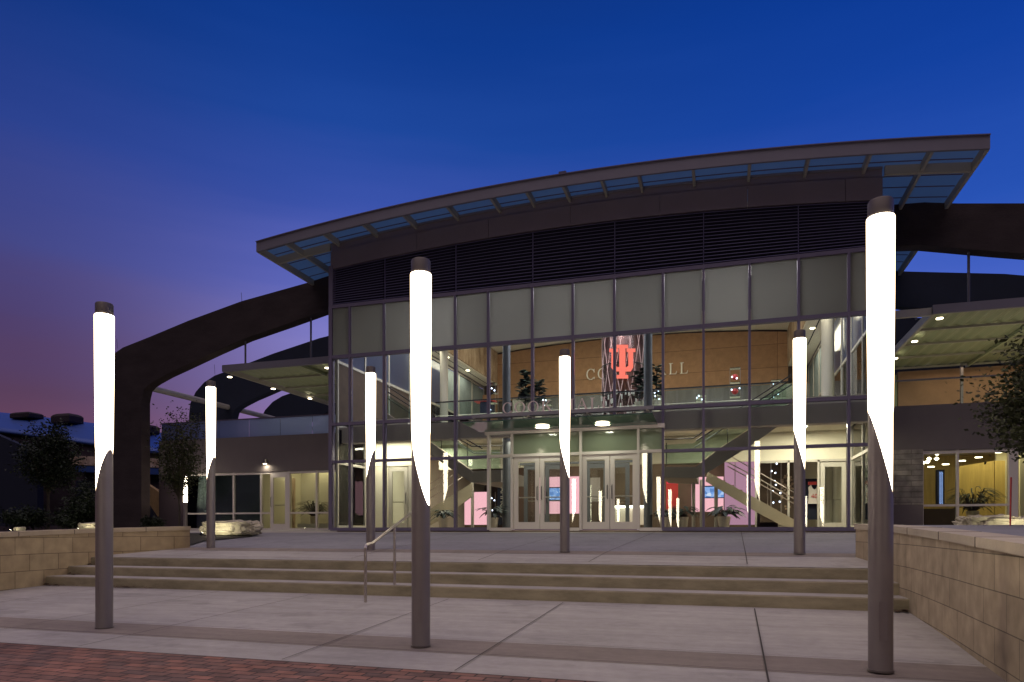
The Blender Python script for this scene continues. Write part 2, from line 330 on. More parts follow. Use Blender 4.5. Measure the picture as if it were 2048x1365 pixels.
def tag(o, label, cat, group=None):
    o['label'] = label; o['category'] = cat
    if group: o['group'] = group
    return o
def struct(o, kind='structure'): o['kind'] = kind; return o
def thing(name, loc, label, cat, group=None):
    o = bpy.data.objects.new(name, None); o.empty_display_size = .2; C.objects.link(o); o.location = loc
    return tag(o, label, cat, group)
def copy_tree(o, parent=None, loc=None):
    c = o.copy(); C.objects.link(c); c.parent = parent
    if loc is not None: c.location = loc
    for ch in list(o.children): copy_tree(ch, c)
    return c
def area(name, loc, sx, sy, power, col=(1, .88, .66), rot=(0,0,0), parent=None, shape='RECTANGLE', spread=None):
    d = bpy.data.lights.new(name, 'AREA'); d.shape = shape; d.size = sx; d.size_y = sy; d.energy = power; d.color = col
    if spread: d.spread = spread
    o = bpy.data.objects.new(name, d); C.objects.link(o); o.location = loc; o.rotation_euler = rot
    return o

# ------------------------------------------------------------------ levels and ground
FV = 18.9                     # facade plane
UL, UR = -11.73, 3.84         # its two corners
UC = -3.95
WV = 22.0                     # plane of the two wings
def zlow(v): return -1.11 - (5.96 - v) * .022
def zup(v):
    if v < 12.13: return -.545 + (v - 10.53) / 1.6 * .135
    return -.41 + (v - 12.13) / 6.77 * .39
def sheet(name, m, us, vs, zf, dz=0.0, thick=None):
    b = MB(); nu, nv = len(us), len(vs)
    b.add([(u, v, zf(v) + dz) for v in vs for u in us], [(j*nu+i, j*nu+i+1, (j+1)*nu+i+1, (j+1)*nu+i) for j in range(nv-1) for i in range(nu-1)])
    return struct(b.build(name, m))
g = MB(); g.add([(-600,-300,-1.6),(600,-300,-1.6),(600,700,-1.6),(-600,700,-1.6)], [(0,1,2,3)]); struct(g.build('ground', 'lawn'))
sheet('lower_plaza', 'conc', [-13.5, 4.2], [6.36, 9.6], zlow)
sheet('plaza_strip', 'conc', [-13.5, 4.2], [5.05, 5.72], zlow)
sheet('plaza_band', 'conc_band', [-13.5, 4.2], [5.72, 6.36], zlow)
sheet('brick_pavement', 'brick', [-30, 30], [-25, 5.05], zlow, -.004)
# steps
st = MB()
RZ = [zlow(9.6), -.865, -.705, -.545]; RV = [9.6, 10.07, 10.53, 10.95]
bumpn = lambda u, k: 0.0
for k in range(3):
    z0, z1 = RZ[k] - .05, RZ[k+1]
    b = .014
    prof = [(RV[k], z0), (RV[k], z1 - b), (RV[k] + b, z1), (RV[k+1] + .0, z1), (RV[k+1] + .0, z0)]
    uu = [-12.35, 2.45]; n = len(prof)
    st.add([(u, p[0], p[1]) for u in uu for p in prof], [tuple(range(n)), tuple(range(2*n-1, n-1, -1))] + [(i, (i+1) % n, (i+1) % n + n, i + n) for i in range(n)])
steps = struct(st.build('stone_steps', 'riser'))
tr = MB()
for k in range(2):
    tr.box(-12.35, 2.45, RV[k] + .03, RV[k+1] - .002, RZ[k+1] - .02, RZ[k+1] + .004)
struct(tr.build('step_treads', 'conc'))
sheet('upper_plaza', 'conc', [-12.4, 2.5], [10.57, 11.82], zup, .004)
sheet('upper_plaza_band', 'conc_band', [-12.4, 2.5], [11.82, 12.34], zup, .008)
sheet('entrance_plaza', 'conc_upper', [-22, 9], [12.34, 17.6], zup, .004)
sheet('entrance_apron', 'conc', [-24, 12], [17.6, 22.4], lambda v: min(zup(v), -.012), .006)
# joints between the slabs
jt = MB()
def joint(u0, v0, u1, v1, zf, wdt=.022):
    wdt *= .6
    n = 6
    dx, dy = u1-u0, v1-v0; l = math.hypot(dx, dy); px, py = -dy/l*wdt/2, dx/l*wdt/2
    vs = []
    for i in range(n+1):
        u, v = u0 + dx*i/n, v0 + dy*i/n
        vs += [(u-px, v-py, zf(v)+.013), (u+px, v+py, zf(v)+.013)]
    jt.add(vs, [(2*i, 2*i+1, 2*i+3, 2*i+2) for i in range(n)])
for u0, u1 in ((.42,.33), (-2.12,-2.02), (-3.85,-3.62), (-6.2,-5.9), (-7.95,-7.6), (-10.4,-9.9)):
    joint(u0, 9.40, u1, 5.05, zlow, .018 if u0 != .42 else .024)
joint(-13, 9.40, 2.3, 9.40, zlow, .012)
joint(-13, 5.72, 4, 5.72, zlow, .02); joint(-13, 6.36, 4, 6.36, zlow, .01)
joint(-12.4, 10.80, .4, 10.80, zup, .035)
for u0, u1 in ((.38,.5), (-2.02,-1.6), (-3.9,-3.9), (-6.3,-6.7), (-9.9,-10.4)): joint(u0, 10.80, u1, 18.7, zup, .02)
for v in (12.34, 14.9, 17.6): joint(-14 if v > 12.5 else -12.3, v, 2.3 if v < 13 else 3.2, v, zup, .016)
struct(jt.build('paving_joints', 'joint'))

# terraces behind the two low walls
def top_r(v): return .09 - (11.8 - v) * .029
def top_l(v): return .075 - (12.3 - v) * .033
RW = [(2.03,11.85), (2.16,11.2), (2.24,10.4), (2.25,9.6), (2.21,8.8), (2.165,8.0), (2.12,7.3), (2.06,6.6), (2.01,5.9), (1.95,5.2), (1.86,4.2), (1.70,3.2), (1.45,2.2)]
LW = [(-11.22,12.35), (-11.6,11.5), (-11.93,10.8), (-12.03,10.2), (-12.0,9.6), (-11.9,9.0), (-11.75,8.3), (-11.5,7.3), (-11.2,6.3), (-10.8,5.0), (-10.3,3.6)]
def terrace(name, m, line, side, topf, far, drop):
    b = MB(); vs = []; n = len(line)
    for (u, v) in line: vs += [(u + side*.35, v, topf(v) - drop), (far, v, topf(v) - drop)]
    b.add(vs, [(2*i, 2*i+1, 2*i+3, 2*i+2) for i in range(n-1)])
    return b
tb = terrace('a', 'conc', RW, 1, top_r, 30, .02)
tb.add([(2.38,11.86,zup(11.86)),(30,11.86,zup(11.86)),(30,21.9,-.014),(2.38,21.9,-.014)], [(0,1,2,3)])
tb.add([(2.38,11.85,.07),(30,11.85,.07),(30,11.85,-.6),(2.38,11.85,-.6)], [(0,1,2,3)])
tb2 = struct(tb.build('right_terrace', 'conc_upper'))
tl = terrace('a', 'soil', LW, -1, top_l, -60, .22)
tl.add([(-11.57,12.35,-.145),(-60,12.35,-.145),(-60,60,-.3),(-22.5,60,-.3),(-22.5,17.5,-.12),(-13.2,14.3,-.16)], [(0,1,2,3,4,5)])
struct(tl.build('planting_bed', 'soil'))
pb = MB(); pb.add([(-11.4,12.45,-.36),(-12.3,14.0,-.27),(-12.2,15.7,-.18),(-13.2,17.0,-.105),(-22.5,18.0,-.10),(-22.5,14.0,-.12)], [(0,1,2,3,4,5)])
struct(pb.build('mulch_bed', 'soil'))

def low_wall(name, line, side, topf, label, ms='stone', mc='coping'):
    t = thing(name, (line[0][0], line[0][1], zlow(9)), label, 'wall')
    body = MB(); cop = MB()
    def band(b, off0, off1, z0, dz1):
        vs = []; n = len(line)
        for (u, v) in line:
            zt = topf(v)
            a, c = u + side*off0, u + side*off1
            vs += [(a, v, z0(v)), (c, v, z0(v)), (c, v, zt + dz1), (a, v, zt + dz1)]
        fs = []
        for i in range(n-1):
            for k in range(4): fs.append((4*i+k, 4*i+(k+1)%4, 4*i+4+(k+1)%4, 4*i+4+k))
        fs += [(0,1,2,3), (4*n-1, 4*n-2, 4*n-3, 4*n-4)]
        b.add(vs, fs)
    band(body, 0, .34, lambda v: -1.3, -.085)
    band(cop, -.022, .37, lambda v: topf(v) - .083, 0)
    body.build('wall', ms, t); cop.build('coping', mc, t)
    cj = MB()
    for i in range(1, len(line), 2):
        u, v = line[i]; cj.box(u - side*.026, u + side*.36, v-.004, v+.004, topf(v)-.085, topf(v)+.002)
    cj.build('coping_joint', 'joint', t)
    return t
low_wall('retaining_wall', RW, 1, top_r, 'curved pale block wall running toward the viewer at the right end of the steps')
low_wall('retaining_wall', LW, -1, top_l, 'curved block wall tinted with painted lamp light at the left end of the steps, in front of the dark shrubs', 'stonel', 'copingl')

# ------------------------------------------------------------------ light columns
def lamp_proto(sgn):
    t = thing('light_column', (0,0,0), 'tmp', 'lamp', 'glowing light columns standing on the plaza')
    H = 3.66; r = .088; n = 48; zc, A = .457*H, .093*H
    def zcut(th): return zc + sgn * A * math.cos(th)
    # post: cylinder to the slanted cut (wall with thickness)
    b = MB(); vs = []; rb = r * 1.0
    lv = [0.0, .03, .5, 1.0]
    for z in (0, .6): vs += [(rb*math.cos(2*PI*k/n), rb*math.sin(2*PI*k/n), z) for k in range(n)]
    vs += [(rb*math.cos(2*PI*k/n), rb*math.sin(2*PI*k/n), zcut(2*PI*k/n)) for k in range(n)]
    vs += [((rb-.006)*math.cos(2*PI*k/n), (rb-.006)*math.sin(2*PI*k/n), zcut(2*PI*k/n)) for k in range(n)]
    vs += [((rb-.006)*math.cos(2*PI*k/n), (rb-.006)*math.sin(2*PI*k/n), zcut(2*PI*k/n)-.25) for k in range(n)]
    fs = [(j*n+k, j*n+(k+1)%n, (j+1)*n+(k+1)%n, (j+1)*n+k) for j in range(4) for k in range(n)]
    fs.append(tuple(range(n))); b.add(vs, fs); post = b.build('post', 'post', t, True)
    MB().lathe([(r+.006, 0), (r+.006, .012), (r+.001, .014)], n=n).build('base_ring', 'cap', post)
    if True:
        MB().box(-.03, .03, -r-.0012, -r+.004, .25, .55).build('access_panel', 'post', post)
    b = MB(); z1 = zc - A - .1
    b.lathe([(r-.010, z1), (r-.006, zc-A), (r-.003, zc), (r-.002, zc+A-.01), (r+.002, zc+A+.03), (r+.011, .80*H), (r+.014, .960*H), (r+.012, .963*H)], n=n)
    b.build('lamp_tube', 'tube', t, True)
    b = MB(); b.lathe([(r+.004, .963*H+.001), (r+.004, H-.012), (r-.004, H), (.02, H+.002)], n=n); b.build('cap', 'cap', t, True)
    return t
pr_r = lamp_proto(1); pr_l = lamp_proto(-1)
LU = [-10.6, -6.65, -2.72, 1.19]
spots = [
 (LU[1], 6.02, -1.11, 'r', 'light column nearest the left block wall, on the lower plaza'),
 (LU[2], 5.94, -1.105, 'l', 'light column on the lower plaza just right of the steel handrail'),
 (LU[3], 5.92, -1.10, 'l', 'tallest light column, foremost at the right beside the curved block wall'),
 (LU[0], 12.28, -.43, 'r', 'light column at the top of the steps beside the lit boulder'),
 (LU[1], 12.15, -.425, 'r', 'light column on the upper plaza behind the steel handrail'),
 (LU[2]+.02, 12.10, -.405, 'l', 'light column on the upper plaza in front of the entrance doors'),
 (LU[3]+.05, 12.12, -.39, 'l', 'light column on the upper plaza in front of the right staircase'),
]
first = {'r': True, 'l': True}
for u, v, z, s, lab in spots:
    p = pr_r if s == 'r' else pr_l
    if first[s]: o = p; first[s] = False; o.location = (u, v, z)
    else: o = copy_tree(p, None, (u, v, z))
    o['label'] = lab
# the rows carry on behind the viewer and show only as reflections in the glass
for u in (LU[1]-.0, LU[2], LU[3]+3.9):
    for v in (-1.4, -8.6):
        o = copy_tree(pr_l, None, (u if u < 3 else 5.1, v, zlow(v)))
        o['label'] = 'light column behind the viewer, seen only as a reflection in the entrance glass'; o['group'] = 'light columns mirrored in the glass'
# far column near the left wing
o = thing('light_column', P(371, 1056, 21.4), 'small far light column half hidden by the slender tree at the left wing', 'lamp')
bx, by, bz = o.location
q = MB(); q.tube([(bx,by,Z(371,1005,21.4)), (bx,by,Z(371,951,21.4))], .075, 20); q.build('lamp_tube', 'tube', o, True)
q = MB(); q.tube([(bx,by,-.1), (bx,by,Z(371,1005,21.4)-.002)], .075, 20); q.build('post', 'post', o, True)

# ------------------------------------------------------------------ handrail on the steps
h = thing('handrail', (-4.9, 8.8, zlow(8.8)), 'stainless steel handrail on posts in the middle of the steps', 'handrail')
path = [(-4.9,8.80,-.36), (-4.9,8.80,-.26), (-4.9,8.82,-.225), (-4.9,8.87,-.21), (-4.9,9.0,-.20), (-4.9,10.75,.43), (-4.9,10.95,.43), (-4.9,11.0,.41), (-4.9,11.02,.36), (-4.9,11.02,-.5)]
MB().tube([(-4.9,8.80,zlow(8.8)), (-4.9,8.80,-.36)], .021, 14).build('post', 'steel', h, True)
MB().tube(path, .021, 14).build('rail', 'steel', h, True)
MB().tube([(-4.9,9.72,-.865), (-4.9,9.72,.045)], .021, 14).build('post', 'steel', h, True)
MB().tube([(-4.9,10.45,-.705), (-4.9,10.45,.31)], .021, 14).build('post', 'steel', h, True)

# ------------------------------------------------------------------ main hall
hall = thing('entrance_hall', (UC, FV, 0), 'glass fronted entrance hall with a dark louvre band under a gently arched roof', 'building')
Z1, Z2, Z3, ZF, ZC = 5.42, 3.31, 2.13, 7.0, 2.78
ms_x = [701, 769, 841, 911, 977, 1065, 1146, 1229, 1326, 1407, 1499, 1597, 1697]
MU = [UL] + [U(x, FV) for x in ms_x] + [UR]
def zsof(u): return 9.25 - (u - UC)**2 / 156      # underside of the outriggers
fr = MB()
fd = .07
for i, u in enumerate(MU):
    wd = .062 if 0 < i < len(MU)-1 else .12
    hid = (-6.55 < u < -1.6) and 0 < i < len(MU)-1
    if hid:
        fr.box(u-wd/2, u+wd/2, FV-fd, FV+.1, ZC+.12, ZF)
    else:
        fr.box(u-wd/2, u+wd/2, FV-fd, FV+.1, 0, ZF)
fr2 = MB()
for z, h_ in ((ZF, .10), (Z1, .10), (Z2, .09)): fr2.box(UL, UR, FV-fd+.006, FV+.09, z-h_/2, z+h_/2)
for u0, u1 in ((UL, U(978, FV)), (U(1326, FV), UR)):
    fr2.box(u0, u1, FV-fd+.006, FV+.09, Z3-.04, Z3+.04); fr2.box(u0, u1, FV-fd+.004, FV+.09, -.03, .07)
fr.v += []; n0 = fr.build('mullion_grid', 'frame', hall); n1 = fr2.build('transom', 'frame', hall)
# glass panes, one per opening
U978, U1326 = U(978, FV), U(1326, FV)
rows = [(Z1+.05, ZF-.05, 'frost'), (Z2+.045, Z1-.05, 'glass'), (Z3+.04, Z2-.045, 'glass'), (.07, Z3-.04, 'glass')]
for i in range(len(MU)-1):
    a, b_ = MU[i]+.038, MU[i+1]-.038
    for k, (z0, z1, m) in enumerate(rows):
        if k >= 2 and (MU[i] + MU[i+1]) / 2 > U978 - .2 and (MU[i] + MU[i+1]) / 2 < U1326: 
            if k == 2: MB().box(a, b_, FV-.006, FV+.006, ZC+.12, z1, ).build('window_pane', m, hall)
            continue
        o = MB().box(a, b_, FV-.006, FV+.006, z0, z1).build('frosted_pane' if m == 'frost' else 'window_pane', m, hall)
# entrance bay: rail, posts, panels above the doors
eb = MB()
eb.box(U(972,FV), U(1330,FV), FV-.13, FV+.08, ZC-.02, ZC+.09)
for x in (978, 1025, 1162, 1277):
    u = U(x, FV); eb.box(u-.035, u+.035, FV-.08, FV+.08, 0, ZC-.02)
for x0, x1 in ((978,1025), (1025,1162), (1162,1277), (1277,1326)):
    eb.box(U(x0,FV)+.035, U(x1,FV)-.035, FV-.07, FV+.07, Z3-.03, Z3+.05)
for x0, x1 in ((978,1025), (1277,1326), (1133,1162)): eb.box(U(x0,FV)+.035, U(x1,FV)-.035, FV-.06, FV+.06, -.03, .06)
eb.box(U(1130,FV), U(1136,FV), FV-.07, FV+.07, 0, Z3-.03)
eb.build('entrance_frame', 'frame_lo', hall)
for x0, x1, m in ((978,1025,'glass'), (1025,1162,'frostg'), (1162,1277,'frostg'), (1277,1326,'frostg')):
    MB().box(U(x0,FV)+.035, U(x1,FV)-.035, FV-.006, FV+.006, Z3+.05, ZC-.02).build('window_pane', m, hall)
for x0, x1 in ((978,1025), (1277,1326), (1134,1162)):
    MB().box(U(x0,FV)+.035, U(x1,FV)-.035, FV-.006, FV+.006, .06, Z3-.03).build('window_pane', 'glass', hall)
def door(u0, u1, v, ztop, hinge_left, parent, handle=True, m='frame_lo', mid=.98):
    b = MB(); s = .125
    b.box(u0, u0+s, v-.025, v+.025, .02, ztop); b.box(u1-s, u1, v-.025, v+.025, .02, ztop)
    b.box(u0+s, u1-s, v-.025, v+.025, ztop-.14, ztop); b.box(u0+s, u1-s, v-.025, v+.025, .02, .22)
    d = b.build('door', m, parent)
    MB().box(u0+s, u1-s, v-.005, v+.005, .22, ztop-.14).build('pane', 'glass', d)
    MB().tube([(u0+s, v+.07, mid-.05), (u1-s, v+.07, mid-.05)], .016, 8).build('push_bar', 'frame_lo', d)
    hu = u1-.055 if hinge_left else u0+.055
    MB().tube([(hu, v-.03, .86), (hu, v-.075, .88), (hu, v-.075, 1.22), (hu, v-.03, 1.24)], .011, 8).build('handle', 'dark_rail', d)
    return d
dz = Z3 - .035
for x0, x1, hl in ((1028.5,1079,True), (1080.5,1130,False), (1165,1219,True), (1220.5,1274.5,False)):
    door(U(x0,FV), U(x1,FV), FV, dz, hl, hall)

for x0, x1, hl in ((1048,1090,True), (1091,1133,False), (1172,1215,True), (1216,1259,False)):
    door(U(x0,21.3), U(x1,21.3), 21.3, 2.08, hl, hall, m='column_d')
MB().box(U(1040,21.3), U(1266,21.3), 21.25, 21.35, 2.09, 2.16).build('inner_door_head', 'column_d', hall)
# louvre band (arched head), one mesh per bay
def zlt(u): return 8.57 - (u - UC)**2 / 156
bay = [UL, U(786,FV), U(911,FV), U(1065,FV), U(1229,FV), U(1407,FV), U(1597,FV), UR]
bay = MU[::2] + ([UR] if (len(MU)-1) % 2 else [])
MB().strip_y([(u, zlt(u)+.02) for u in MU], [(u, ZF+.05) for u in MU], FV+.09, FV+.14).build('louvre_backing', 'black', hall)
for i in range(len(bay)-1):
    u0, u1 = bay[i]+.02, bay[i+1]-.02; b = MB(); nb = 16
    for k in range(nb):
        f0 = (k+.5)/nb
        for (a, c) in ((u0, (u0+u1)/2), ((u0+u1)/2, u1)):
            za, zc_ = ZF+.06 + (zlt(a)-ZF-.06)*f0, ZF+.06 + (zlt(c)-ZF-.06)*f0
            b.add([(a,FV-.06,za-.026),(c,FV-.06,zc_-.026),(c,FV+.05,zc_+.026),(a,FV+.05,za+.026),(a,FV-.06,za-.012),(c,FV-.06,zc_-.012),(c,FV+.05,zc_+.038),(a,FV+.05,za+.038)],
                  [(0,1,2,3),(4,5,6,7),(0,1,5,4),(3,2,6,7),(0,3,7,4),(1,2,6,5)])
    b.build('louvre_panel', 'louvre', hall)
    MB().box(bay[i+1]-.010, bay[i+1]+.010, FV+.02, FV+.06, ZF+.05, zlt(bay[i+1])).build('louvre_post', 'louvre', hall)
# metal wall above, in panels
zdk = lambda u: zsof(u) + .17
us = [UL + (UR-UL)*i/24 for i in range(25)]
pj = [UL, U(835,FV), U(978,FV), U(1141,FV), U(1320,FV), U(1495,FV), U(1690,FV), UR]
for i in range(len(pj)-1):
    seg = [pj[i]+.006 + (pj[i+1]-pj[i]-.012)*k/4 for k in range(5)]
    MB().strip_y([(u, zdk(u)-.30) for u in seg], [(u, zlt(u)+.0) for u in seg], FV-.05, FV+.1).build('wall_panel', 'panel', hall)
MB().strip_y([(u, zdk(u)) for u in us], [(u, zdk(u)-.304) for u in us], FV+.02, FV+.12).build('wall_head', 'panel', hall)
MB().strip_y([(u, zdk(u)-.02) for u in us], [(u, zdk(u)-.075) for u in us], FV-.03, FV+.018).build('head_trim', 'fascia', hall)
MB().box(UL-.05, UL+.09, FV-.075, FV+.16, ZF, zlt(UL)+.1).build('corner_post', 'frame', hall)
# roof
RL, RR, RF, RB = -13.80, 5.84, 17.98, 33.6
ru = [RL + (RR-RL)*i/36 for i in range(37)]
roof = MB().strip_y([(u, zsof(u)+.29) for u in ru], [(u, zsof(u)+.20) for u in ru], RF+.05, RB).build('roof_deck', 'deck', hall)
MB().strip_y([(u, zsof(u)+.30) for u in ru], [(u, zsof(u)+.005) for u in ru], RF-.02, RF+.047).build('fascia', 'fascia', hall)
MB().strip_y([(u, zsof(u)+.325) for u in ru], [(u, zsof(u)+.302) for u in ru], RF-.06, RF+.3).build('roof_edge_flashing', 'frame', hall)
for v in (18.36, 18.75, 19.5, 20.1, 20.7, 21.3, 21.9, 22.9, 23.5, 24.1, 24.7, 25.3, 27.0, 27.8):
    for a_, b_ in ([(RL+.09, RR-.09)] if v < FV else [(RL+.09, UL-.07), (UR+.07, RR-.09)]):
        seg = [u for u in ru if a_ < u < b_]; seg = [a_] + seg + [b_]
        MB().strip_y([(u, zsof(u)+.199) for u in seg], [(u, zsof(u)+.18) for u in seg], v-.012, v+.012).build('deck_seam', 'frame', hall)
for u in (RL+.03, RR-.03):
    z = zsof(u); MB().box(u-.04, u+.04, RF+.05, RB, z-.0, z+.197).build('rake_beam', 'beam', hall)
bx_ = [570,645,724,805,892,980,1051.5,1125,1202,1276.6,1386,1500,1618,1742,1866]
for i, x in enumerate(bx_):
    u = U(x, RF); z = zsof(u)
    back = FV+.015 if UL < u < UR else RB
    MB().box(u-.035, u+.035, RF+.05, back, z+.0, z+.197).build('outrigger_beam', 'beam', hall)
for (ua, ub) in ((RL+.08, UL-.06), (UR+.06, RR-.08)):
    for v in (FV+.06, 22.6, 26.2, 29.6):
        seg = [ua + (ub-ua)*k/3 for k in range(4)]
        MB().strip_y([(u, zsof(u)+.19) for u in seg], [(u, zsof(u)-.03) for u in seg], v-.05, v+.05).build('eave_purlin', 'beam', hall)
rv = P(1126, 347, 19.4); MB().box(rv.x-.11, rv.x+.11, 19.3, 19.5, zsof(rv.x)+.28, rv.z+.01).build('roof_vent', 'frame', hall)
# solid walls above the side glazing, and the rear
for u, s in ((UL, 1), (UR, -1)):
    MB().box(u, u+s*.12, FV+.17, 33.2, 7.35, zsof(u)+.19).build('side_wall', 'panel', hall)

# ---- glass entrance canopy with the raised letters
cu0, cu1, cv0 = -6.72, -1.62, 17.3
for i in range(3):
    a, b_ = cu0 + (cu1-cu0)*i/3 + .008, cu0 + (cu1-cu0)*(i+1)/3 - .008
    MB().add([(a,cv0,2.90),(b_,cv0,2.90),(b_,FV-.14,2.84),(a,FV-.14,2.84),(a,cv0,2.918),(b_,cv0,2.918),(b_,FV-.14,2.858),(a,FV-.14,2.858)],
             [(0,1,2,3),(4,5,6,7),(0,1,5,4),(1,2,6,5),(2,3,7,6),(3,0,4,7)]).build('canopy_glass', 'cangl', hall)
cb = MB(); cb.box(cu0+.25, cu1-.0, cv0+.12, cv0+.24, 3.03, 3.12)
beam = cb.build('canopy_beam', 'fascia', hall)
for f in (.06, .36, .67, .97):
    u = cu0 + (cu1-cu0)*f
    b = MB(); b.box(u-.03, u+.03, cv0+.14, FV-.08, 2.99, 3.07)
    for s in (-.14, .14): b.tube([(u+s, cv0+.18, 2.92), (u+s*.3, cv0+.18, 3.0)], .012, 6); b.tube([(u+s, cv0+.18, 2.915), (u+s, cv0+.18, 2.94)], .03, 8)
    b.build('canopy_bracket', 'steel', hall)

# serif capitals as polygons; each letter returns prisms in a local (x, z) box of height 1
def ring(cx, cz, rx, rz, tx, tz, a0, a1, n=26):
    top = []; bot = []
    for i in range(n+1):
        a = a0 + (a1-a0)*i/n
        top.append((cx + rx*math.cos(a), cz + rz*math.sin(a))); bot.append((cx + (rx-tx)*math.cos(a), cz + (rz-tz)*math.sin(a)))
    return ('strip', top, bot)
def rect(x0, x1, z0, z1): return ('poly', [(x0,z0),(x1,z0),(x1,z1),(x0,z1)])
GL = {
 'C': (.95, [ring(.48,.5,.46,.51,.12,.045, R(42), R(318)), ('poly', [(.80,.66),(.86,.66),(.86,.98),(.82,.98),(.76,.84)]), ('poly', [(.76,.14),(.84,.02),(.88,.2),(.84,.24)])]),
 'O': (1.05, [ring(.5,.5,.49,.51,.12,.045, 0, 2*PI, 36)]),
 'K': (.98, [rect(.12,.26,.04,.96), rect(.02,.38,0,.04), rect(.02,.38,.96,1), ('poly', [(.262,.40),(.262,.48),(.70,.955),(.78,.955)]), ('poly', [(.38,.58),(.48,.66),(.94,.045),(.76,.045)]), rect(.62,.98,0,.04), rect(.60,.88,.96,1)]),
 'H': (1.02, [rect(.12,.26,.04,.96), rect(.72,.86,.04,.96), rect(.02,.38,0,.04), rect(.02,.38,.96,1), rect(.60,.98,0,.04), rect(.60,.98,.96,1), rect(.262,.718,.47,.52)]),
 'A': (1.0, [('poly', [(.46,1.0),(.54,1.0),(.93,.045),(.76,.045)]), ('poly', [(.455,.98),(.47,.92),(.17,.045),(.11,.045)]), rect(.0,.28,0,.04), rect(.64,1.0,0,.04), rect(.27,.64,.34,.385)]),
 'L': (.82, [rect(.12,.26,.04,.96), rect(.02,.40,.96,1), ('poly', [(.02,0),(.74,0),(.80,.28),(.77,.28),(.66,.045),(.02,.045)])]),
 ' ': (.6, []),
}
def word(txt, u0, u1, v, z, hgt, thick, m, parent, gap=.16):
    wsum = sum(GL[c][0] for c in txt) + gap*(len(txt)-1); k = (u1-u0)/wsum; x = u0
    for c in txt:
        b = MB()
        for s in GL[c][1]:
            if s[0] == 'poly': b.prism_y([(x + p[0]*k, z + p[1]*hgt) for p in s[1]], v, v+thick)
            else: b.strip_y([(x + p[0]*k, z + p[1]*hgt) for p in s[1]], [(x + p[0]*k, z + p[1]*hgt) for p in s[2]], v, v+thick)
        if b.v: b.build('letter', m, parent)
        x += (GL[c][0] + gap) * k
word('COOK HALL', U(1005, cv0+.18), U(1222, cv0+.18), cv0+.16, 3.122, .29, .03, 'signl', hall, .2)

# ---- interior shell
MB().box(UL+.13, UR-.13, FV+.12, 33.6, -.06, -.01).build('lobby_floor', 'floor', hall)
# beam along the glass and gallery slab
MB().box(UL+.1, UR-.1, 19.35, 19.75, 2.78, 3.28).build('gallery_beam', 'slab', hall)
MB().box(UL+.1, -9.5, 19.77, 33, 3.1, 3.55).build('gallery_floor', 'whitec', hall)
MB().box(1.9, UR-.1, 19.77, 33, 3.1, 3.55).build('gallery_floor', 'whitec', hall)
MB().box(-9.48, 1.88, 22.0, 33, 3.1, 3.72).build('gallery_floor', 'whitec', hall)
MB().box(-9.48, 1.88, 21.9, 21.98, 3.35, 3.95).build('gallery_edge', 'galglass', hall)
MB().box(-9.48, 1.88, 21.93, 21.95, 3.96, 4.40).build('gallery_glass_rail', 'galglass', hall)
MB().box(-9.48, 1.88, 21.9, 21.98, 4.40, 4.44).build('gallery_handrail', 'dark_rail', hall)
# upper back wall, wood
def woodtop(u): return min(9.25 - (u-UC)**2/140, zsof(u)+.07)
wu = [-10.9 + (2.9+10.9)*i/20 for i in range(21)]
MB().strip_y([(u, woodtop(u)) for u in wu], [(u, 6.55) for u in wu], 33, 33.15).build('wood_wall', 'wood', hall)
MB().box(UL, -10.9, 33, 33.15, 3.9, 6.9).build('wood_wall', 'wood', hall)
MB().box(2.9, UR, 33, 33.15, 4.9, 6.6).build('wood_wall', 'wood', hall)
MB().box(-10.0, UR, 32.8, 33, 3.72, 6.53).build('metal_base_wall', 'metal_base', hall)
MB().box(UL, UR, 33.2, 33.4, 0, 9.7).build('rear_wall', 'darkroom', hall)
cs = [UL+.13 + (UR-UL-.26)*i/16 for i in range(17)]
MB().strip_y([(u, zsof(u)+.12) for u in cs], [(u, zsof(u)+.08) for u in cs], 20.3, 33.15).build('hall_ceiling', 'whitec', hall)
for x in (1080, 1250, 1456, 1664, 765): q_ = P(x, 600 - (x > 1600)*38, FV+.5); MB().lathe([(.01,-.035),(.035,0),(.01,.035)], q_.x, FV+.5, q_.z, 10).build('spotlight', 'warm', hall)
for u0, u1, face in ((UL+.13, -10.9, 1), (2.9, UR-.13, -1)):
    MB().box(u0, u1, FV+.2, 33, 7.35, 7.42).build('side_soffit', 'whitec', hall)
    f = u1 if face == 1 else u0
    MB().box(f-.04, f+.04, 21.5, 33, 7.43, 9.0).build('mural', 'mural', hall)
    g_ = (u0+u1)/2; MB().box(g_-.02, g_+.02, FV+.3, 32.9, 7.342, 7.348).build('soffit_slot', 'black', hall)
# side glazing
for u, s in ((UL+.06, 1), (UR-.06, -1)):
    b = MB(); vv = [FV+.25 + 1.75*i for i in range(9)]
    for v in vv: b.box(u-.04, u+.04, v-.035, v+.035, .05, 7.33)
    for z in (.1, 2.13, 3.3, 5.35, 7.28): b.box(u-.035, u+.035, FV+.2, 33, z-.04, z+.04)
    b.build('side_mullions', 'column', hall)
    for i in range(8):
        lower = 'blind' if i % 3 == 2 else 'glass'
        MB().box(u-.005, u+.005, vv[i]+.036, vv[i+1]-.036, 5.4, 7.2).build('side_pane', 'milky' if i < 5 else 'blind', hall)
        MB().box(u-.005, u+.005, vv[i]+.036, vv[i+1]-.036, 3.4, 5.3).build('side_pane', 'glass' if s < 0 or i > 3 else 'brownw', hall)
        if i >= 2: MB().box(u-.06, u+.06, vv[i], vv[i+1], .0, 3.1).build('side_wall', 'white', hall)
        if i < 2: MB().box(u-.005, u+.005, vv[i]+.036, vv[i+1]-.036, .15, 3.2).build('side_pane', 'glass', hall)
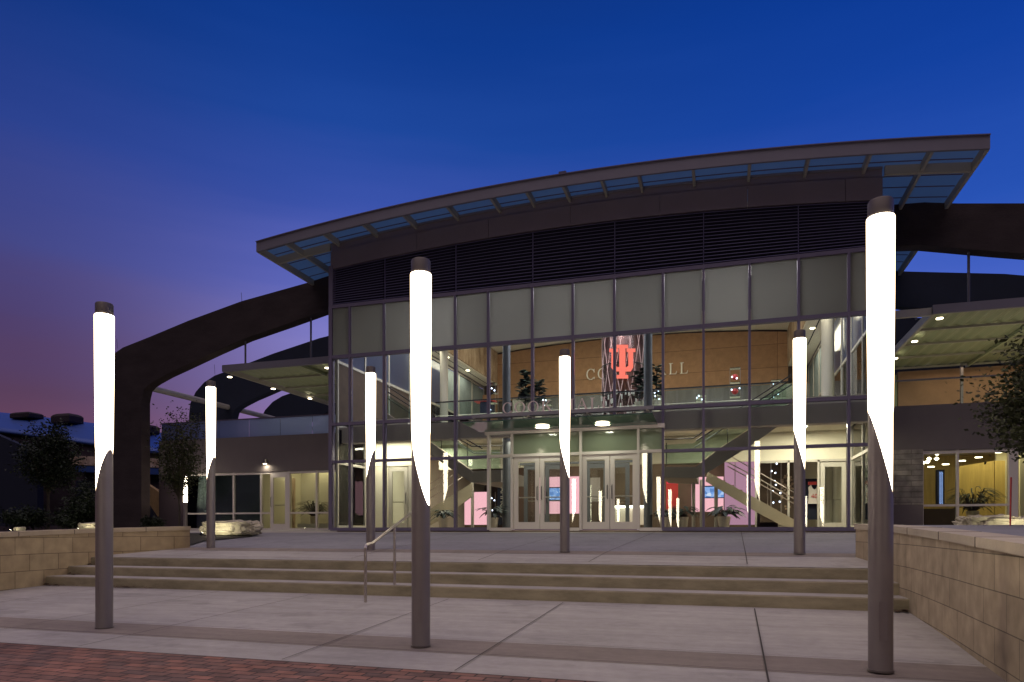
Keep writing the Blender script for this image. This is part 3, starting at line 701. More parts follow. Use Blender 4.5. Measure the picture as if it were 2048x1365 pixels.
# columns
for x, v, z0, z1, r_, m in ((688,19.9,0,7.3,.17,'column'), (888,26.0,3.6,7.33,.17,'column'), (1013,20.2,0,7.3,.125,'column_d'), (1296,20.2,0,7.3,.125,'column_d'), (1655,25.0,3.6,7.33,.2,'column')):
    u = U(x, v); MB().tube([(u,v,z0),(u,v,z1)], r_, 24).build('column', m, hall, True)
# letters on the wood wall
word('COOK HALL', U(1172,32.9), U(1376,32.9), 32.93, Z(1274,747,32.9)-.15, .52, .04, 'signw', hall, .25)
# ground floor rooms
MB().box(-8.6, 1.2, 28.6, 28.8, 0, 3.1).build('display_wall', 'darkroom', hall)
MB().box(-9.5, 1.9, 20.6, 22.0, 3.02, 3.09).build('lobby_ceiling', 'whitec', hall)
# right: white corner with door; left: white corner with door
for side in (0, 1):
    if side: a, b_, c = U(1512, 23.2), UR-.13, 1
    else: a, b_, c = UL+.13+.4, U(838, 23.2), -1
    v = 23.2
    if side:
        dl, dr = U(1641, v), U(1692, v)
        MB().box(a, b_, v, v+.12, 2.20, 3.09).build('partition', 'white', hall)
        MB().box(dr+.03, b_, v, v+.12, 0, 2.2).build('partition', 'white', hall)
        b = MB()
        for x in (1512, 1577, 1637): b.box(U(x,v)-.03, U(x,v)+.03, v, v+.1, 0, 2.2)
        b.box(a, dr+.04, v, v+.1, 2.13, 2.2); b.box(dr, dr+.05, v, v+.1, 0, 2.13); b.build('partition_frame', 'column', hall)
        door(dl, dr, v+.04, 2.1, False, hall, m='column')
    else:
        v = 20.75; dl = U(777, v); a = U(744, v)
        MB().box(a, U(838,v), v, v+.12, 2.14, 3.09).build('partition', 'white', hall)
        MB().box(a, dl-.03, v, v+.12, 0, 2.13).build('partition', 'white', hall)
        door(dl, U(815,v), v+.04, 2.1, True, hall, m='column')
        MB().box(U(815,v)+.03, U(838,v), v, v+.12, 0, 2.13).build('partition', 'column', hall)
        MB().box(U(705,v), a, 19.9, 20.74, 3.02, 3.08).build('soffit', 'whitec', hall)
MB().box(-9.9, U(1512,23.2)-.01, 23.2, 23.32, 2.20, 3.09).build('bulkhead', 'white', hall)
MB().box(1.95, UR-.13, 25.9, 26.0, 0, 3.09).build('corridor_wall', 'white', hall)
MB().box(UL+.13, U(790,27), 27.0, 27.1, 0, 3.09).build('corridor_wall', 'white', hall)
# ---- staircases (two switchbacks, mirrored)
def stair(px_up, px_land, px_low, vn, vf, name='staircase'):
    pass
def band(pts, v0, v1, name, m, par):
    """closed outline given in photo coordinates on plane v0, extruded to v1"""
    return MB().prism_y([(P(x,y,v0).x, P(x,y,v0).z) for x, y in pts], v0, v1).build(name, m, par)
def rail(pts, v, name, par, r_=.018, m='dark_rail'):
    return MB().tube([P(x,y,v) for x, y in pts], r_, 8).build(name, m, par, True)
for side in ('right', 'left'):
    t = hall
    if side == 'right':
        up = [(1392,934),(1440,897),(1500,858),(1555,822),(1600,795),(1600,820),(1560,850),(1505,889),(1411,948),(1392,957)]
        ld = [(1324,934),(1392,934),(1392,957),(1324,955)]
        lo = [(1415,944),(1487,984),(1510,996),(1592,1042),(1600,1058),(1576,1058),(1510,1023),(1487,1009),(1411,963)]
        step_dir = 1
    else:
        up = [(941,944),(880,905),(812,862),(770,836),(770,812),(812,838),(880,880),(941,921)]
        up = [(946,966),(940,964),(868,915),(800,868),(768,846),(768,824),(812,852),(868,890),(945,943)]
        ld = [(946,943),(1002,940),(1002,964),(946,966)]
        lo = [(943,967),(900,994),(851,1024),(820,1044),(812,1058),(848,1058),(880,1040),(943,994)]
        step_dir = -1
    s = band(up, 20.3, 20.36, 'staircase', 'stringer_d', t)
    band(up, 21.34, 21.4, 'stringer', 'stringer_d', s)
    band(ld, 20.3, 23.0, 'landing', 'stringer_d', s)
    s2 = band(lo, 21.6, 21.66, 'staircase', 'stringer', t)
    band(lo, 22.7, 22.76, 'stringer', 'stringer', s2)
    # treads
    def treads(p0, p1, va, vb, par, nst, thick=.04):
        A = P(*p0, va); B = P(*p1, va); b = MB(); dx = (B.x-A.x)/nst; dz_ = (B.z-A.z)/nst
        for i in range(nst):
            x0 = A.x + dx*i; z = A.z + dz_*(i+1)
            b.box(x0, x0+dx, va+.07, vb, z-thick, z); b.box(x0, x0+.02*(1 if dx>0 else -1), va+.07, vb, z-dz_, z-thick)
        b.build('treads', 'tread', par)
    if side == 'right':
        treads((1400,946), (1590,812), 20.3, 21.33, s, 11); treads((1590,1048), (1417,952), 21.6, 22.69, s2, 10)
        R1 = [(1314,880),(1386.7,877),(1440,842),(1600,739)]; R2 = [(1392,882),(1463,837),(1600,748)]; R3 = [(1388,896),(1472,841),(1600,759)]
        gl1 = [(1330,930),(1330,890),(1386,887),(1440,852),(1590,755),(1590,800),(1500,857),(1440,895),(1392,931)]
        lowr = [[(1455,925),(1505,951),(1600,1005)], [(1455,933),(1505,960),(1600,1015)], [(1465,915),(1510,941),(1600,992)]]
        lw_posts = [(1470,925,980),(1535,968,1012)]
        upost = [(1333,886,934),(1405,870,930),(1455,840,890),(1546,782,828)]
        colx = (1387,1403,1432)
    else:
        R1 = [(1005,892),(943,893),(917,878),(860,838),(775,784)]; R2 = [(965,898),(917,871),(860,830),(775,773)]; R3 = [(1005,906),(948,907),(880,866),(775,797)]
        gl1 = [(1000,938),(1000,900),(945,901),(880,858),(775,790),(775,826),(868,888),(945,940)]
        lowr = [[(912,935),(851,974),(815,998)], [(918,943),(851,988),(815,1012)], [(925,955),(851,1003),(815,1026)]]
        lw_posts = [(895,946,995),(850,976,1024)]
        upost = [(1002,892,940),(935,886,934),(883,866,898),(820,816,856)]
        colx = (945,)
    for q in (R1, R2): rail(q, 20.33, 'handrail', s)
    rail(R3, 21.37, 'handrail', s)
    for x, y0, y1 in upost: rail([(x,y0),(x,y1)], 20.33, 'baluster', s, .012)
    MB().prism_y([(P(x,y,20.33).x, P(x,y,20.33).z) for x, y in gl1], 20.325, 20.335).build('glass_panel', 'railglass', s)
    for q in lowr: rail(q, 21.63, 'handrail', s2, .016, 'steel')
    for x, y0, y1 in lw_posts: rail([(x,y0),(x,y1)], 21.63, 'baluster', s2, .012, 'steel')
    for x in colx:
        u = U(x, 22.2); MB().tube([(u,22.2,0),(u,22.2,Z(x,960,22.2))], .055, 12).build('landing_post', 'column', s, True)

# ---- lights inside
for x, y, v in ((754,888,20.8),):
    A = P(752,889,21); B = P(798,895,21)
MB().box(UL+.3, -9.5, 19.78, 20.74, 2.95, 3.0).build('soffit', 'whitec', hall)
MB().box(-11.2, -9.9, 20.15, 20.3, 2.93, 2.949).build('strip_light', 'strip', hall)
MB().box(2.2, 2.45, 20.6, 22.2, 3.06, 3.095).build('strip_light', 'strip', hall)
for v in (24.5, 27, 29.5):
    for u in (-11.15, 3.2): MB().tube([(u,v,7.335),(u,v,7.349)], .09, 16).build('downlight', 'warm', hall)
for x, v in ((930,21.2),(1060,21),(1240,21)): MB().tube([(U(x,v),v,3.0),(U(x,v),v,3.018)], .07, 16).build('downlight', 'warm', hall)
for x in (1085, 1205):
    u = U(x, 18.3); MB().lathe([(.19,2.826),(.20,2.829),(.19,2.832)], u, 18.3, 0, 24).build('canopy_glow_disc', 'warm', hall)  # emissive discs painting the reflected glow under the canopy glass
    area('canopy_glow_light', (u, 18.3, 2.79), .2, .2, 9, (.95, 1, .8))  # light added for the canopy glow, no fitting stands here
p = P(790,869,20.0); MB().lathe([(.03,.06),(.06,0)], p.x, p.y, p.z, 12).build('wall_light', 'warm', hall)
# hidden ceiling fittings: their light
area('lobby_light', (-4, 24.9, 3.0), 8, 3, 170)
area('lobby_light_back', (-4, 27.0, 3.0), 8, 2, 90)
area('corner_light_left', (-10.5, 20.2, 2.92), 1.5, .3, 70)
area('corner_light_left', (-10.0, 22.6, 3.0), 1.5, .6, 60)
area('landing_light', (-7.6, 21.0, 3.0), 2.2, .5, 60)
area('landing_light', (-.2, 21.0, 3.0), 2.2, .5, 70)
area('corner_light_right', (2.5, 21.4, 3.03), .6, 1.6, 170)
area('vestibule_light', (-4, 20.2, 2.72), 4.5, .6, 60)
area('gallery_light_left', (-11.2, 26, 7.3), .5, 9, 110)
area('gallery_light_right', (3.25, 26, 7.3), .5, 9, 110)
area('gallery_light_mid', (-4, 27.5, 9.0), 9, 3, 330, (1, .84, .60))
area('frost_glow', (-4, 21.0, 7.6), 12, 1.2, 620, (.95, .92, 1))
MB().box(-8, -3.4, 27.4, 27.7, 9.05, 9.1).build('ceiling_fitting', 'strip', hall)

# ------------------------------------------------------------------ lobby furnishings
def quadbox(name, m, x0, y0, x1, y1, v, th, par=None):
    a = P(x0, y1, v); b = P(x1, y0, v)
    return MB().box(a.x, b.x, v, v+th, a.z, P(x0, y0, v).z).build(name, m, par)
def display(name, x0, y0, x1, y1, v, m, label, cat, group=None):
    t = thing(name, P((x0+x1)/2, y1, v+.1), label, cat, group)
    quadbox('light_box', m, x0, y0, x1, y1, v, .15, t); quadbox('plinth', 'darkroom', x0, y1+.5, x1, 1060, v-.02, .22, t)
    return t
display('lit_display_panel', 929, 985, 977, 1050, 26.5, 'pink', 'pink backlit display panel seen under the left stair flight', 'display')
display('lit_display_panel', 1078, 955, 1160, 1028, 28.2, 'pink', 'pink backlit display wall behind the left pair of doors', 'display')
display('lit_display_panel', 1383, 955, 1447, 1024, 28.0, 'pink', 'pink backlit display wall behind the right stair landing', 'display')
display('lit_display_panel', 1449, 918, 1511, 1050, 25.5, 'pinkd', 'tall mauve backlit panel with a basketball net picture under the right stair', 'display')
display('lit_display_panel', 789, 960, 806, 1040, 26.5, 'pinkd', 'pink lit wall glimpsed through the left inner door', 'display')
def tv(x0, y0, x1, y1, v, label):
    t = thing('television', P((x0+x1)/2, y1, v), label, 'screen')
    quadbox('casing', 'black', x0, y0, x1, y1, v, .06, t)
    a = P(x0+1.5, y1-1.5, v); b = P(x1-1.5, y0+1.5, v); MB().box(a.x, b.x, v-.004, v-.001, a.z, b.z).build('screen', 'tv', t)
tv(1093, 975, 1122, 1002, 28.0, 'wall television with a blue white picture behind the left entrance doors')
tv(1408, 972, 1449, 997, 27.8, 'wall television with a pale picture between the right stair flights')
tv(781, 982, 806, 1006, 26.3, 'wall television with a blue picture seen through the left inner door')
t = thing('reception_desk', P(1255, 1057, 26.5), 'white reception desk glowing behind the right entrance doors', 'desk')
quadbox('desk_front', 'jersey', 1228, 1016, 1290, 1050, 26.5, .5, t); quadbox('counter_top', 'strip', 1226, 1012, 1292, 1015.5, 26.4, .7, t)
t = thing('lectern', P(1192, 1057, 24.5), 'dark wooden kiosk with a notice board just inside the right pair of doors', 'kiosk')
quadbox('cabinet', 'darkroom', 1176, 1006, 1204, 1056, 24.5, .4, t); quadbox('notice_board', 'slab', 1178, 956, 1200, 1004, 24.55, .04, t)
t = thing('crimson_banner', P(1345, 1030, 27), 'crimson wall panel behind the right landing posts', 'panel')
quadbox('panel', 'redp', 1332, 962, 1356, 1030, 27, .06, t); quadbox('lit_top', 'redglow', 1334, 962, 1350, 968, 26.98, .015, t)
# champions pillar with vertical writing
def text(txt, size, m, loc, rot, parent=None, name='writing'):
    cu = bpy.data.curves.new(name, 'FONT'); cu.body = txt; cu.size = size; cu.extrude = .004; cu.align_x = 'CENTER'; cu.align_y = 'CENTER'
    to = bpy.data.objects.new('tmp', cu); me = bpy.data.meshes.new_from_object(to); bpy.data.objects.remove(to)
    me.materials.append(M[m]); o = bpy.data.objects.new(name, me); C.objects.link(o)
    if parent: o.parent = parent; o.location = Vector(loc) - parent.location
    else: o.location = loc
    o.rotation_euler = rot; return o
t = thing('champions_pillar', P(1002, 1050, 24), 'dark pillar with CHAMPIONS written down it behind the left grey column', 'sign')
quadbox('pillar', 'bgdark', 995, 968, 1011, 1050, 24, .25, t)
pc = P(1005, 995, 23.97); text('CHAMPIONS', .26, 'signw', pc, (R(90), R(90), 0), t)
# jersey exhibit
t = thing('jersey_display', P(1630, 1040, 24.6), 'white basketball jersey with the number 40 in an exhibit beside the right inner door', 'display')
quadbox('backboard', 'bgdark', 1610, 958, 1640, 1040, 24.7, .06, t)
j = MB(); pj_ = [(1617,975),(1622,970),(1625,977),(1629,980),(1633,977),(1636,970),(1640,975),(1638,985),(1640,1008),(1616,1008),(1618,985)]
j.prism_y([(P(x,y,24.5).x, P(x,y,24.5).z) for x, y in pj_], 24.5, 24.62); j.build('jersey', 'jersey', t)
quadbox('red_cap', 'redp', 1617, 964, 1636, 970, 24.5, .15, t)
text('40', .2, 'redp', P(1628.5, 993, 24.48), (R(90), 0, 0), t, 'number')
for x0, x1 in ((1532, 1572),):
    t = thing('photo_exhibit', P(1552, 1040, 25), 'speckled photo exhibit panel behind the right stair handrail', 'display')
    quadbox('board', 'darkroom', 1520, 915, 1608, 1045, 25.2, .08, t)
    rnd = random.Random(4); b = MB()
    for i in range(60):
        x = rnd.uniform(1560, 1600); y = rnd.uniform(950, 1020); a = P(x, y, 25.19); b.box(a.x, a.x+.07, 25.17, 25.19, a.z, a.z+.06)
    b.build('photo_mosaic', 'mural', t)
# inner white door posts in the mid bay: handrail hoops
def led_tower(x, y0, y1, v, label, balls=0, wdt=.32, n=8, box='glass'):
    t = thing('trophy_tower', P(x, y1, v), label, 'display'); a = P(x, y1, v); top = Z(x, y0, v); rnd = random.Random(int(x))
    b = MB(); hw = wdt/2
    for i, j in ((-1,-1),(1,-1),(1,1),(-1,1)): b.bar((a.x+i*hw, v+j*hw, a.z), (a.x+i*hw, v+j*hw, top), .012)
    b.build('frame', 'steel', t)
    k = max(2, int((top-a.z)/.35)); s = MB()
    for i in range(k+1): z = a.z + (top-a.z)*i/k; s.box(a.x-hw, a.x+hw, v-hw, v+hw, z-.008, z+.008)
    s.build('shelves', 'railglass', t)
    for i in range(k):
        z = a.z + (top-a.z)*(i+.15)/k
        for e in range(2):
            uu = a.x + rnd.uniform(-hw, hw)*.9; l = MB(); l.lathe([(.005,-.028),(.028,0),(.005,.028)], uu, v-hw*.6, z+rnd.uniform(.02,.2), 8); l.build('led_light', 'led', t)
        if i < balls: MB().lathe([(.02,-.10),(.08,-.07),(.11,0),(.08,.07),(.02,.10)], a.x, v, z+.12, 14).build('ball', 'redp', t, True)
    return t
led_tower(985, 768, 827, 23.5, 'narrow glass trophy tower with blue white lights beside the left gallery column')
led_tower(1470, 738, 795, 23.5, 'glass trophy tower with three red balls in front of the wood wall', 3)
led_tower(1552, 762, 800, 24, 'short trophy case with blue lights behind the right gallery rail')
led_tower(1552, 912, 1040, 24.4, 'tall ground floor trophy tower with blue and pink lights behind the right stair', 1)
led_tower(1093-0, 800, 822, 23.0, 'low case with one blue light left of the lit emblem tower')
led_tower(1402, 793, 803, 23.0, 'low case with one blue light right of the gallery column')
led_tower(1317, 790, 806, 23.2, 'low case with blue lights between the gallery column and the wood wall')
led_tower(985, 985, 1050, 24.0, 'ground floor glass case with blue lights behind the leafy plant left of the doors')
# emblem tower
eu, ev = U(1245, 24), 24.2
et = thing('emblem_tower', (eu, ev, 3.72), 'cylindrical glass tower with a glowing red interlocked letter emblem', 'display')
MB().lathe([(.74,3.73),(.74,7.3),(.72,7.32)], eu, ev, 0, 40).build('glass_drum', glass('drum_glass', (.92,.80,.82), 1.5, .25, .4), et, True)
MB().lathe([(.70,3.73),(.70,7.3),(.68,7.32)], eu, ev, 0, 40).build('inner_drum', frosted('mauve_drum', (.80,.50,.48), .3, .45, .3), et, True)
b = MB(); nn = 14
for k in range(nn):
    for sgn in (1, -1):
        for seg in range(4):
            z0, z1 = 3.8 + seg*.88, 3.8 + (seg+1)*.88
            a0 = 2*PI*(k + sgn*seg*.5)/nn; a1 = 2*PI*(k + sgn*(seg+1)*.5)/nn
            b.tube([(eu+.75*math.cos(a0), ev+.75*math.sin(a0), z0), (eu+.75*math.cos(a1), ev+.75*math.sin(a1), z1)], .009, 5)
b.build('diagonal_lattice', mat('pale_lattice', (.62,.45,.45), .6), et, True)
area('emblem_drum_fill', (eu, ev-1.6, 6.9), .6, .3, 16, (1,.62,.6), (R(35),0,0))  # added pinkish fill to brighten the drum, no known fitting
for z in (4.7, 5.75, 7.0): MB().lathe([(.752,z-.015),(.765,z),(.752,z+.015)], eu, ev, 0, 40).build('band_ring', 'dark_rail', et, True)
b = MB(); rnd = random.Random(3)
for i in range(40):
    a0 = rnd.uniform(PI*1.05, PI*1.95); z = rnd.uniform(3.85, 4.7); b.bar((eu+.77*math.cos(a0), ev+.77*math.sin(a0), z), (eu+.77*math.cos(a0), ev+.77*math.sin(a0), z+.16), .05, .02)
b.build('reflector_tags', 'signw', et)
# emblem: a U crossed by a serif I, all in one outline set
ex, ez = 1244.5, 724; ev2 = ev - .80
def E(px, py): q = P(px, py, ev2); return (q.x, q.z)
em = MB()
def er(x0, x1, y0, y1, k=0): em.prism_y([E(x0,y1), E(x1,y1), E(x1,y0), E(x0,y0)], ev2-.001*k, ev2+.05)
er(1238.5,1250.5,690,757); er(1233,1256,690,696.5,1); er(1233,1256,750.5,757,1); em.prism_y([E(1238,750),E(1251,750),E(1254,757),E(1235,757)], ev2-.002, ev2+.05)
for x0, x1 in ((1222.5,1232), (1256.5,1266)): er(x0, x1, 700, 736)
for x0, x1 in ((1218.5,1236), (1253,1270.5)): er(x0, x1, 697.5, 704, 1)
em.prism_y([E(1222.5,735),E(1228,743),E(1261,743),E(1266,735),E(1257,732),E(1253,734.5),E(1235,734.5),E(1231,732)], ev2-.002, ev2+.05)
em.build('emblem', 'red', et)
MB().lathe([(.712,7.05),(.712,7.2)], eu, ev, 0, 30).build('red_top_light', 'redglow', et)

# indoor plants
def leaf(b, base, d, ln, wd, droop):
    d = Vector(d).normalized(); side = d.cross(Vector((0,0,1))).normalized() if abs(d.z) < .97 else Vector((1,0,0)); pts = []
    for k in range(5):
        f = k/4; p_ = Vector(base) + d*ln*f + Vector((0,0,-droop*ln*f*f)); wv = wd*math.sin(PI*min(.97, .12+f*.88))
        pts += [p_ - side*wv/2, p_ + Vector((0,0,.12*wv)), p_ + side*wv/2]
    b.add(pts, [q for k in range(4) for q in ((3*k,3*k+1,3*k+4,3*k+3), (3*k+1,3*k+2,3*k+5,3*k+4))])
def plant(x, ybase, v, hgt, label, n=34, spread=.55, lw=.12, ll=.34, pot=True, tall=False, group=None, m='leafi', gh=.0):
    a = P(x, ybase, v); rnd = random.Random(int(x*7)); t = thing('potted_plant', a, label, 'plant', group)
    ph = .34 if pot else .0
    if pot: MB().lathe([(.13,0),(.17,ph-.03),(.18,ph),(.15,ph-.01),(.14,ph-.04)], a.x, v, a.z, 20).build('pot', 'pot', t, True)
    b = MB(); s = MB()
    for i in range(n):
        an = rnd.uniform(0, 2*PI)
        if tall:
            z = ph + (hgt-ph)*(.12+.88*rnd.random()); r0 = rnd.uniform(0, .1); base = Vector((a.x + r0*math.cos(an), v + r0*math.sin(an), a.z+z)); el = rnd.uniform(.1, .9)
            leaf(b, base, (math.cos(an), math.sin(an), el), ll*rnd.uniform(.7,1.2), lw*rnd.uniform(.8,1.2), .35)
        else:
            el = rnd.uniform(.35, 2.4); l_ = (hgt-ph)*rnd.uniform(.35, .85); dv = Vector((math.cos(an), math.sin(an), el)).normalized()
            tip = Vector((a.x, v, a.z+ph)) + dv*l_; s.tube([(a.x, v, a.z+ph-.05), tip], .006, 5)
            leaf(b, tip, (math.cos(an), math.sin(an), rnd.uniform(-.1, .5)), ll*rnd.uniform(.7,1.25), lw, .5)
    if tall: s.tube([(a.x, v, a.z+ph-.05), (a.x+.03, v, a.z+hgt*.9)], .02, 6)
    s.build('stem', 'bark', t); b.build('foliage', m, t)
    return t
grp = 'broad leaved plants in silver pots inside the glass'
plant(887, 1058, 19.9, .70, 'broad leaved plant in a silver pot under the left stair', group=grp)
plant(986, 1058, 19.8, .82, 'broad leaved plant in a silver pot left of the entrance doors', 44, group=grp)
plant(1331, 1058, 20.0, .62, 'broad leaved plant in a silver pot beside the right grey column', 40, group=grp)
plant(1365, 1058, 20.4, .78, 'broad leaved plant in a silver pot below the right landing', 46, group=grp)
plant(1448, 1058, 19.8, .74, 'broad leaved plant in a silver pot in front of the mauve panel', 30, ll=.4, lw=.15, group=grp)
plant(1050, 834, 22.6, 1.55, 'tall fiddle leaf fig on the gallery behind the canopy letters', 110, lw=.2, ll=.3, tall=True)
plant(1077, 834, 23.0, 1.3, 'shorter fiddle leaf fig in a red pot on the gallery right of the taller fig', 80, lw=.18, ll=.26, tall=True)
plant(1279, 826, 22.6, 1.35, 'fiddle leaf fig on the gallery left of the grey column, beside the emblem tower', 90, lw=.18, ll=.26, tall=True)
plant(1312, 822, 23.0, 1.5, 'fiddle leaf fig on the gallery just right of the grey column', 70, lw=.18, ll=.28, tall=True)
t = thing('bar_counter', P(958, 825, 25), 'dark red topped bar counter on the left gallery', 'counter')
quadbox('top', 'redp', 948, 800, 985, 804, 25, .5, t); quadbox('body', 'bgdark', 960, 804.5, 983, 826, 25.05, .4, t)

# ------------------------------------------------------------------ big concrete arches
a1 = 21.0
topL = [(655,553), (615,566), (483,603), (378,641.5), (299,674.5), (246,695.6), (222,712), (203,735), (191,762), (188,790), (189,830), (192,880), (195,1000), (195,1062)]
botL = [(658.6,618), (575,648), (491,677), (430,704), (364.6,735), (330,751), (306.6,764), (296,771), (288,780), (285,792), (283,804), (283,860), (283,1000), (283,1062)]
def uz(l, v): return [(P(x,y,v).x, P(x,y,v).z) for x, y in l]
tL, bL = uz(topL, a1), uz(botL, a1)
def crown(edge, zc_):
    u0, z0 = edge[0]; pts = []
    for i in range(1, 9):
        u = UC - (UC-u0)*(i/8.0) if False else u0 + (UC-u0)*i/8; f = i/8; pts.append((u, z0 + (zc_-z0)*math.sin(f*PI/2)))
    return pts
def arch_outline(edge, zc_):
    left = list(reversed(edge)) + crown(edge, zc_)
    right = [(2*UC - u, z) for u, z in reversed(left[:-1])]
    return left + right
TO, BO = arch_outline(tL, 9.22), arch_outline(bL, 8.25)
labs = ['nearest dark concrete arch springing from the left and passing behind the hall', 'second concrete arch behind the nearest one, partly above the left wing canopy', 'third concrete arch, mostly behind the wing canopy', 'farthest concrete arch, only its haunch above the glass railing']
for i, v in enumerate((21.0, 26.05, 31.1, 36.15)):
    k = 1.0
    t = thing('concrete_arch', (-23.7, v, -.2), labs[i], 'arch', 'concrete arches over the building')
    n = len(TO)
    if i < 2:
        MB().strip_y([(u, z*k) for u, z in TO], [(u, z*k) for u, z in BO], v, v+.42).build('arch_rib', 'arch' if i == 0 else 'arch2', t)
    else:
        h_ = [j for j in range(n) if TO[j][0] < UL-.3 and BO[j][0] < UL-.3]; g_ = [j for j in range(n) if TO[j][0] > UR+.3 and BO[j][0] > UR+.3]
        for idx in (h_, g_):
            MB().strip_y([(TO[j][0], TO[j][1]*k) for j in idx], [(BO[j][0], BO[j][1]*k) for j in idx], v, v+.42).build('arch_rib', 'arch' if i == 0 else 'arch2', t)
    if i == 0:
        for x, y0, y1 in ((491,676,735), (622,622,722), (1937,482,612)):
            MB().tube([P(x,y0,21.2), P(x,y1,21.2)], .035, 8).build('hanger_rod', 'rod', t)
        for x, y in ((235,695), (484,603)): q = P(x,y,21.1); MB().tube([q-Vector((0,0,.05)), q+Vector((-.03,0,.32))], .008, 5).build('lightning_rod', 'rod', t)
    if i == 1:
        for x, y0, y1 in ((1832,596,640),): MB().tube([P(x,y0,26.2), P(x,y1,26.2)], .035, 8).build('hanger_rod', 'rod', t)
        q = P(430,745,26.2); MB().tube([q-Vector((0,0,.1)), q+Vector((-.03,0,.35))], .008, 5).build('lightning_rod', 'rod', t)
q = P(288,772,21.2)
t = thing('tie_beam', (q.x, 21.3, q.z), 'long pale steel tube tying the concrete arch legs together on the left', 'beam')
MB().tube([(q.x-.1, 21.43, q.z), (q.x-.1, 36.3, q.z)], .12, 12).build('tube', 'beam', t, True)

# ------------------------------------------------------------------ wings
def downlight(par, x, y, v, r_=.11, z=None):
    q = P(x,y,v); return MB().tube([(q.x,v,q.z-.015),(q.x,v,q.z+.01)], r_, 16).build('downlight', 'warm', par)
ZPAR, ZHD = 3.55, 2.2
lw = thing('left_wing', (-16, WV, 0), 'low left wing with dark blinds, a lit glass door and a glass railed terrace', 'building')
WL = U(318, WV)
MB().box(WL, UL-.02, WV, WV+.3, ZHD, ZPAR).build('upper_wall', 'wingwall', lw)
MB().box(WL, UL-.02, WV+.32, WV+6, ZHD+.5, ZPAR-.1).build('terrace_slab', 'terr', lw)
MB().box(WL, U(368,WV), WV+.002, WV+6, -.1, ZHD).build('end_wall', 'bgwall', lw)
fx = [368, 415, 466, 520, 527, 537, 577, 630]
b = MB()
for x in fx[:1] + [415, 466, 521, 577, 632]: b.box(U(x,WV)-.035, U(x,WV)+.035, WV+.02, WV+.14, -.02, ZHD)
b.box(U(368,WV), UL-.02, WV+.024, WV+.13, ZHD-.09, ZHD-.01); b.box(U(368,WV), U(539,WV), WV+.024, WV+.13, .60, .66); b.box(U(577,WV), UL-.02, WV+.024, WV+.13, .60, .66); b.box(U(368,WV), UL-.02, WV+.024, WV+.13, -.03, .06)
b.build('window_frame', 'frame_lo', lw)
wins = [(368,415,1), (415,466,1), (466,521,1), (521,539,0), (577,632,0), (632,663,0)]
for x0, x1, bl in wins:
    p_ = MB().box(U(x0,WV)+.035, (U(x1,WV)-.035) if x1 < 660 else UL-.03, WV+.07, WV+.08, .06, ZHD-.09).build('window_pane', 'glass', lw)
    if bl: MB().box(U(x0,WV)+.04, U(x1,WV)-.04, WV+.16, WV+.19, .06, ZHD-.09).build('blind', 'blind', lw)
door(U(540,WV), U(575,WV), WV+.05, ZHD-.09, False, lw)
# room behind
RMl = U(521, WV)
MB().box(RMl, UL-.02, 28, 28.1, 0, 2.8).build('room_wall', 'white', lw)
MB().box(RMl, U(574,WV)+.6, 24.6, 24.7, 0, 2.6).build('corridor_wall', 'white', lw)
MB().box(RMl-.1, RMl, WV+.2, 28, 0, 2.8).build('room_side_wall', 'white', lw)
MB().box(RMl, UL-.02, WV+.2, 28, 2.62, 2.68).build('room_ceiling', 'whitec', lw)
MB().box(RMl, UL-.02, WV+.2, 28, -.05, -.01).build('room_floor', 'floor', lw)
MB().box(U(598,25.8), UL-.02, 25.8, 25.9, 0, Z(620,960,25.8)).build('yellow_wood_screen', 'woody', lw)
MB().box(U(578,24), U(588,24), 24, 24.1, 0, 2.1).build('brown_door', 'mural', lw)
for x, y in ((581,943),(622,947),(660,950)): downlight(lw, x, y+2, 25.2, .10)
quadbox('skirting_box', 'whitec', 595, 1048, 660, 1056, 22.6, .1, lw)
area('left_room_light', ((RMl+UL)/2, 24.8, 2.58), 4, 1.5, 60, (1,.83,.45))
area('left_door_light', (U(556,23.3), 23.4, 2.55), .8, .6, 18, (1,.86,.55))
for x, y in ((550,972),(550,1006)): quadbox('wall_device', 'bgdark', x-2, y-3, x+2, y+4, 24.5, .05, lw)
# glass terrace railing
for i in range(7):
    a = WL + (UL-.02-WL)*i/7; c = WL + (UL-.02-WL)*(i+1)/7
    MB().box(a+.01, c-.01, WV+.13, WV+.145, ZPAR+.0, 4.24).build('rail_glass', 'milky', lw)
MB().box(WL, UL-.02, WV+.11, WV+.165, 4.24, 4.28).build('rail_cap', 'frame', lw)
q = P(534,926,WV)
wlmp = thing('wall_lamp', (q.x, WV, q.z), 'small cylindrical wall lamp shining down over the left wing door', 'lamp')
MB().tube([(q.x,WV-.12,q.z-.05),(q.x,WV-.12,q.z+.13)], .085, 18).build('shade', 'steel', wlmp, True)
MB().tube([(q.x,WV-.12,q.z-.062),(q.x,WV-.12,q.z-.051)], .07, 18).build('lens', 'warm', wlmp)
area('wall_lamp_light', (q.x, WV-.12, q.z-.08), .12, .12, 5, (1,.9,.65))
